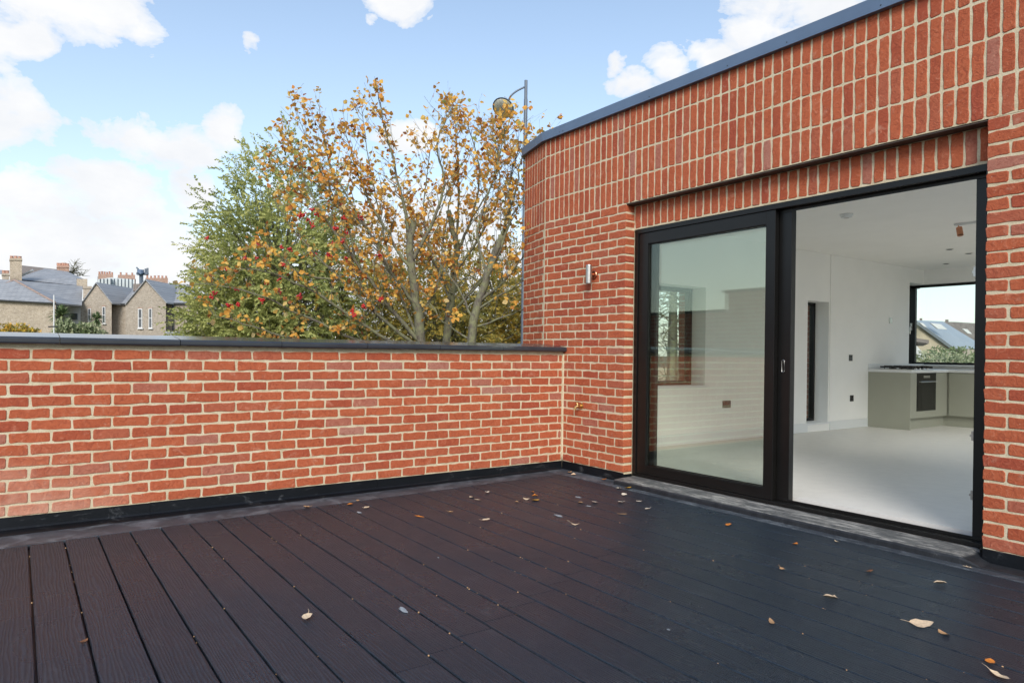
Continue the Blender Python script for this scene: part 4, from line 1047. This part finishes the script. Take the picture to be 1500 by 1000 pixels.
wallp(51.7, [(82, 446), (118, 448), (118, 600), (82, 600)], 3, 'bwhite', h1)
for (a, b_, c, d) in ((84, 91.5, 449.5, 455), (104, 112.5, 459, 468)):
    m_ = MB(); m_.prism([at(51.6, a, c), at(51.6, b_, c), at(51.6, b_, d), at(51.6, a, d)], DV * .08); m_.build('window', 'winglass', h1, recalc=True)
m_ = MB(); m_.prism([at(51.55, 80, 445.2), at(51.55, 118.4, 448), at(51.55, 118.4, 449.3), at(51.55, 80, 446.6)], DV * .1); m_.build('gutter', 'dark', h1, recalc=True)
chimney(52.6, 121.8, 134.5, 419, 447, 0, h1, 'stock2')
# large hipped house behind
h2 = thing('terraced_house', at(62, 60, 517) - UP * 4.4, 'big grey hipped roof house with tall chimneys behind the left house', 'house', 'houses beyond the parapet')
slab([at(58, 18, 409), at(58, 112, 420), at(60, 112, 407.5), at(64, 98, 397.5), at(64, 66, 393.2)], parent=h2)
slab([at(60, 112, 407.5), at(60.1, 124, 409), at(64, 98.5, 397.5)], parent=h2)
wallp(59.5, [(22, 411), (112, 421), (112, 600), (22, 600)], 6, 'stock2', h2)
m_ = MB(); m_.prism([at(57.8, 22, 408.6), at(57.8, 111, 417.8), at(57.8, 111, 419.3), at(57.8, 22, 410)], DV * .1); m_.build('gutter', 'dark', h2, recalc=True)
slab([at(66, 30, 400), at(66, 84, 400), at(68, 84, 394.5), at(68, 32, 388.6)], mat='brownroof', parent=h2)
m_ = MB(); m_.tube([at(57.8, 0, 417.5), at(57.8, 20, 409.5), at(57.8, 48, 395.4)], .09, 5); m_.build('verge_board', 'bwhite', h2)
chimney(56.5, 14.3, 32, 378, 412, 3, h2)
chimney(64.5, 83.5, 101, 389, 400, 5, h2, 'redfar')
chimney(54.5, 112.3, 128, 408.5, 422, 0, h2, 'stock', top=False)
h3 = thing('terraced_house', at(56, -10, 517) - UP * 4.4, 'end house with a small chimney and blue slate roof at the photo edge', 'house', 'houses beyond the parapet')
chimney(55, 3, 13.5, 400, 420, 2, h3, 'stock2')
slab([at(60, -60, 410), at(60, 8, 402), at(63, 4, 395.5), at(63, -60, 394)], parent=h3)
wallp(57, [(-60, 398), (3, 402), (3, 600), (-60, 600)], 3, 'bwhite', h3)
# gabled pair
def gable_house(u0, ua, va, u1, ve, label, wins, r0, r1, vr0, vr1, ur1, wall0, wall1):
    h = thing('gabled_house', at(52, (u0 + u1) / 2, 517) - UP * 4.4, label, 'house', 'houses beyond the parapet')
    wallp(52, [(u0, ve), (ua, va), (u1, ve - 2), (u1, 620), (u0, 620)], 2.0, 'stock2', h)
    # gable verge slates
    for e0, e1 in (((u0 - 1, ve + 1.4), (ua, va - 1.2)), ((u1 + 1, ve - .6), (ua, va - 1.2))):
        m_ = MB(); p, q = at(51.85, *e0), at(51.85, *e1); m_.prism([p, q, q + DV * 5, p + DV * 3.5], UP * .09); m_.build('roof', 'slate', h, recalc=True)
    wallp(53.2, [(wall0, ve), (wall1, ve), (wall1, 620), (wall0, 620)], 5, 'stock2', h)
    slab([at(53.0, wall0 - 12, ve - 1.0), at(53.0, wall1, ve - 1.2), at(57, ur1, vr1), at(57, ua + 1, vr0)], parent=h)
    m_ = MB(); m_.prism([at(52.95, wall0, ve - 1.7), at(52.95, wall1, ve - 1.7), at(52.95, wall1, ve + .2), at(52.95, wall0, ve + .2)], DV * .1); m_.build('gutter', 'dark', h, recalc=True)
    for w in wins: sash_window(52, *w, h)
    return h
g1 = gable_house(118, 140.5, 416, 163.5, 446, 'stock brick gabled house, left of the gabled pair, partly behind the palm', [(128.5, 132.8, 451.5, 470), (149.6, 154, 449, 473.6)], 0, 0, 417, 423, 202, 163.3, 184.3)
g2 = gable_house(184, 213, 411.5, 243, 445, 'stock brick gabled house, right of the gabled pair, with two white sash windows', [(202, 208.2, 452, 480.5), (217.6, 222.6, 451.5, 480.5)], 0, 0, 412, 418, 285, 242.8, 300)
m_ = MB(); m_.tube([at(53.0, 253, 444), at(53.0, 253, 484)], .07, 6); m_.build('drainpipe', 'dark', g2)
chimney(54.3, 195, 208, 415.5, 426, 0, g2, 'brownroof', top=False)
wallp(51, [(242, 485), (275, 486), (275, 600), (250, 600)], 1.8, 'slate', g2, 'porch_roof')
# things on the skyline
fb_ = thing('office_block', at(90, 170, 517) - UP * 4.4, 'pale panelled flat-roofed block on the skyline behind the gabled pair', 'building')
wallp(88, [(143.5, 409), (163, 406.3), (163, 430), (143.5, 430)], 8, 'panel', fb_)
wallp(89, [(163.2, 406.3), (197, 409.3), (197, 430), (163.2, 430)], 8, 'panel', fb_)
m_ = MB()
for i in range(10):
    u = 146 + i * 5.2; m_.prism([at(87.8, u, 408.2), at(87.8, u + .5, 408.2), at(87.8, u + .5, 425), at(87.8, u, 425)], DV * .2)
m_.build('panel_joints', 'lamp', fb_, recalc=True)
for (u0, u1, v0, v1, pn, D, lb) in ((143.8, 166, 401.5, 408, 6, 96, 'far terrace roof with a row of terracotta pots above the pale block, left one'), (172.5, 198, 402.5, 409.5, 3, 98, 'far red brick chimney wall above the pale block, middle one'), (213, 246, 407, 416, 6, 94, 'long red brick chimney wall on the skyline behind the right gable')):
    t = thing('far_house', at(D, (u0 + u1) / 2, 517) - UP * 4.4, lb, 'house', 'far rooftops on the skyline')
    wallp(D + 1, [(u0 - 1, v1 - 3), (u1 + 1, v1 - 1), (u1 + 1, 600), (u0 - 1, 600)], 5, 'slate', t)
    chimney(D, u0, u1, v0, v1 + 6, pn, t, 'redfar', top=False)
an = thing('mast', at(85, 208, 517) - UP * 4.4, 'telecom mast with dishes and antennas on the skyline', 'mast')
m_ = MB(); m_.tube([at(85, 207, 600), at(85, 207, 396)], .25, 6); m_.build('pole', 'lamp', an)
m_ = MB(); m_.tube([at(85, 200.5, 400.5), at(85, 217, 401)], .18, 5)
for u, v0, v1 in ((202, 393, 399), (209.5, 395, 401), (213, 393.5, 401), (216, 392.5, 401.5)): m_.tube([at(85, u, v0), at(85, u, v1)], .12, 5)
m_.tube([at(85, 200, 391.5), at(85, 204, 396)], .1, 4); m_.build('antenna', 'lamp', an)
m_ = MB(); m_.ball(at(84.6, 205.5, 399), .42, .5); m_.build('dish', 'fascia', an)
# vegetation and post by the houses
vp = thing('vent_pipe', at(38, 78, 517) - UP * 4.4, 'tall white vent pipe standing before the left brick house', 'pipe')
m_ = MB(); m_.tube([at(38, 78.5, 600), at(38, 79, 432)], .032, 6); m_.build('pole', 'bwhite', vp)
m_ = MB(); m_.tube([at(38, 71, 478.5), at(38, 84, 478)], .05, 4); m_.tube([at(38, 74, 443.5), at(38, 79, 443.5)], .03, 4); m_.build('bracket', 'dark', vp)
def palm(seed, D, u, v, n, L, label):
    p = at(D, u, v); rr = random.Random(seed); t = thing('palm_tree', (p.x, p.y, GZ), label, 'palm')
    w = MB(); w.tube([V((p.x, p.y, GZ)), p], [.12, .08], 6); w.build('trunk', 'bark', t); l = MB()
    for k in range(n):
        d = V((rr.gauss(0, 1), rr.gauss(0, 1), rr.gauss(.3, .8))).normalized(); s = d.cross(UP).normalized() * .050; a = p; b_ = p + d * L * .6; c = p + d * L - UP * L * .18
        l.add([a - s * .5, a + s * .5, b_ + s, b_ - s, c], [(0, 1, 2, 3), (3, 2, 4)], rr.random(), .5)
    l.build('crown', 'bush', t, attrs=True)
palm(1, 40, 90, 462, 120, .85, 'spiky palm with the taller head beside the white vent pipe')
palm(2, 41, 142, 467, 90, .6, 'smaller spiky palm before the left gable')
far_bush(21, 39, 95, 2.05, .62, .55, 300, 'palebush', 'pale_shrub', 'pale cream-green shrub under the taller palm')
far_bush(22, 40, 118, 1.85, 1.0, .62, 380, 'bush', 'green_shrub', 'dark green shrub spreading between the two palms', sizes=(.15, .35))
far_bush(23, 40, 130, 1.95, .75, .5, 260, 'palebush', 'pale_shrub', 'pale shrub before the left gabled house')
far_bush(24, 42, 98, 1.45, 1.0, .6, 260, 'bush', 'green_shrub', 'green shrub at the foot of the vent pipe', sizes=(.15, .35))
far_bush(25, 42, 20, 1.75, 1.15, .75, 420, 'flower', 'flowering_shrub', 'shrub with orange-yellow flowers at the far left above the coping')
far_bush(26, 42, 42, 1.65, .75, .6, 220, 'flower', 'flowering_shrub', 'yellow flowering shrub right of the orange-yellow one')
# bare tree on the skyline
bt = Tree(77); b0 = at(66, 106, 517); b0.z = GZ
tt = thing('bare_tree', b0, 'bare-branched tree rising behind the far chimneys', 'tree')
for e, r in (((66, 101, 398), .1), ((66, 117, 389), .09), ((66, 110, 385), .07), ((66, 124, 404), .06)):
    bt.w.tube(spline([b0 + UP * 7, at(66, 106, 404), at(*e)], 4), [.2, .18, .16, .14, r, r * .8, r * .6, r * .4, .02], 4)
    for k in range(16):
        a = at(66, 106, 404).lerp(at(*e), bt.rr.uniform(.3, 1)); bt.w.tube([a, a + V((bt.rr.gauss(0, .5), bt.rr.gauss(0, .5), bt.rr.uniform(-.1, .7)))], [.03, .012], 3)
bt.w.tube([b0, b0 + UP * 7.1], [.25, .2], 5)
bt.w.build('trunk', 'bark', tt)

# ------------------------------------------------------------------ street lamp
lp0 = at(14, 770, 517); lb0 = V((lp0.x, lp0.y, GZ))
lamp = thing('street_lamp', lb0, 'grey street lamp with an arm and round lantern above the orange trees', 'street lamp')
px = 14 / FP; top = at(14, 770.5, 118); zt = top.z
m_ = MB(); m_.lathe((top.x, top.y, GZ), UP, ((0, .09), (1.5, .09), (1.55, .045), (zt - GZ - .38, .038), (zt - GZ - .37, .033), (zt - GZ, .032)), 12); m_.build('pole', 'lamp', lamp)
m_ = MB(); a0 = at(14, 768, 128); a1 = at(14, 757, 133.5); a2 = at(14, 749, 140); a3 = at(14, 745.5, 146)
m_.tube(spline([a0, a1, a2, a3], 4), .018, 8); m_.build('arm', 'lamp', lamp, smooth=True)
c = at(14, 737.5, 157.5); ax = (-DV * .62 - UP * .74 - RV * .28).normalized()
m_ = MB(); m_.lathe(c - ax * .10, ax, ((0, .05), (.02, .13), (.07, .20), (.11, .225), (.125, .225)), 22); m_.build('lantern', 'lamp', lamp)
m_ = MB(); m_.lathe(c + ax * .026, ax, ((0, .20), (.012, .19), (.035, .12), (.042, .03)), 20); m_.build('lamp_lens', 'lens', lamp, smooth=True)

# ------------------------------------------------------------------ houses seen through the corner window
kv = thing('neighbour_house', at(25, 1375, 517) - UP * 4.4, 'neighbouring house with a blue-grey roof and skylights seen through the corner window', 'house')
wallp(24.5, [(1338, 466), (1396, 509), (1396, 620), (1338, 620)], .3, 'cream', kv)
slab([at(24.3, 1342, 469), at(26, 1381, 470.5), at(25.9, 1450, 512), at(24.3, 1399, 510)], .1, 'metalroof', parent=kv)
wallp(24.9, [(1348, 509.5), (1450, 511), (1450, 620), (1348, 620)], .6, 'stock2', kv)
for uv in (((1347, 472.5), (1352, 473), (1358, 479), (1354, 478.5)), ((1363, 473), (1378, 474.5), (1388, 482.5), (1374, 481.5))):
    D_ = 24.1; m_ = MB(); m_.prism([at(D_, *p) for p in uv], DV * .06 - UP * 0); m_.build('skylight', 'bwhite', kv, recalc=True)
kw = thing('neighbour_house', at(29, 1420, 517) - UP * 4.4, 'brown-roofed house behind the blue-grey roof seen through the corner window', 'house')
slab([at(27.5, 1378, 471), at(27.5, 1460, 520), at(29.5, 1500, 478), at(29.5, 1400, 471.5)], .1, 'brownroof', parent=kw)
m_ = MB(); m_.prism([at(27, *p) for p in ((1409, 481), (1417, 482), (1424, 489), (1418, 488.5))], DV * .06); m_.build('skylight', 'bwhite', kw, recalc=True)
chimney(29.6, 1384.5, 1389.5, 468, 474, 0, kw, 'brownroof', .5, top=False); chimney(29.6, 1347, 1351, 466, 472, 0, kw, 'brownroof', .5, top=False)
wallp(29, [(1385, 476), (1500, 480), (1500, 620), (1385, 620)], 3, 'stock2', kw)
kx = thing('garden_outhouse', at(18, 1345, 517) - UP * 4.4, 'white gabled outhouse low at the left of the corner window view', 'outhouse')
wallp(19, [(1325, 494), (1343, 506.5), (1357, 522), (1357, 620), (1325, 620)], 2, 'bwhite', kx)
slab([at(20, 1330, 493), at(20, 1361, 498), at(20.5, 1352, 502), at(20.5, 1330, 502)], .1, 'brownroof', parent=kx)
far_bush(41, 17, 1370, 1.02, .95, .28, 420, 'palebush', 'hedge_bush', 'leafy green bush at the left below the corner window view', sizes=(.04, .10), wid=.035)
far_bush(42, 17.5, 1405, 1.10, .9, .33, 420, 'bush', 'hedge_bush', 'leafy green bush at the right below the corner window view', sizes=(.04, .10), wid=.035)
# low wall and tree across the road, seen through the side window
lw = thing('garden_wall', (-12, 9, GZ), 'pale low garden wall across the road seen through the side window', 'wall')
B(-14.3, -14.0, 3, 22, GZ, .63).build('brickwork', 'cream', lw)
sw = Tree(55); q0 = at(17, 985, 517); q0.z = GZ
tq = thing('bare_tree', q0, 'twiggy leafless tree across the road seen through the side window', 'tree')
sw.w.tube([q0, q0 + UP * 3, q0 + UP * 7.6], [.2, .16, .05], 6)
for k in range(300):
    s0 = q0 + RV * sw.rr.uniform(-2.6, 2.2) + DV * sw.rr.uniform(-1, 1) + UP * sw.rr.uniform(2.0, 7.0); d = V((sw.rr.gauss(0, 1), sw.rr.gauss(0, 1), sw.rr.uniform(.0, 1.2))).normalized(); L = sw.rr.uniform(.6, 1.5)
    e = s0 + d * L; sw.w.tube(spline([s0, s0.lerp(e, .5) + UP * .12, e], 2), [.020, .018, .014, .010, .005], 3)
    for j in range(9):
        a = s0.lerp(e, sw.rr.uniform(.1, 1)); d2 = (d + V((sw.rr.gauss(0, .8), sw.rr.gauss(0, .8), sw.rr.gauss(.2, .5)))).normalized()
        sw.w.tube([a, a + d2 * sw.rr.uniform(.25, .7)], [.009, .004], 3)
sw.w.build('trunk', 'bark', tq)
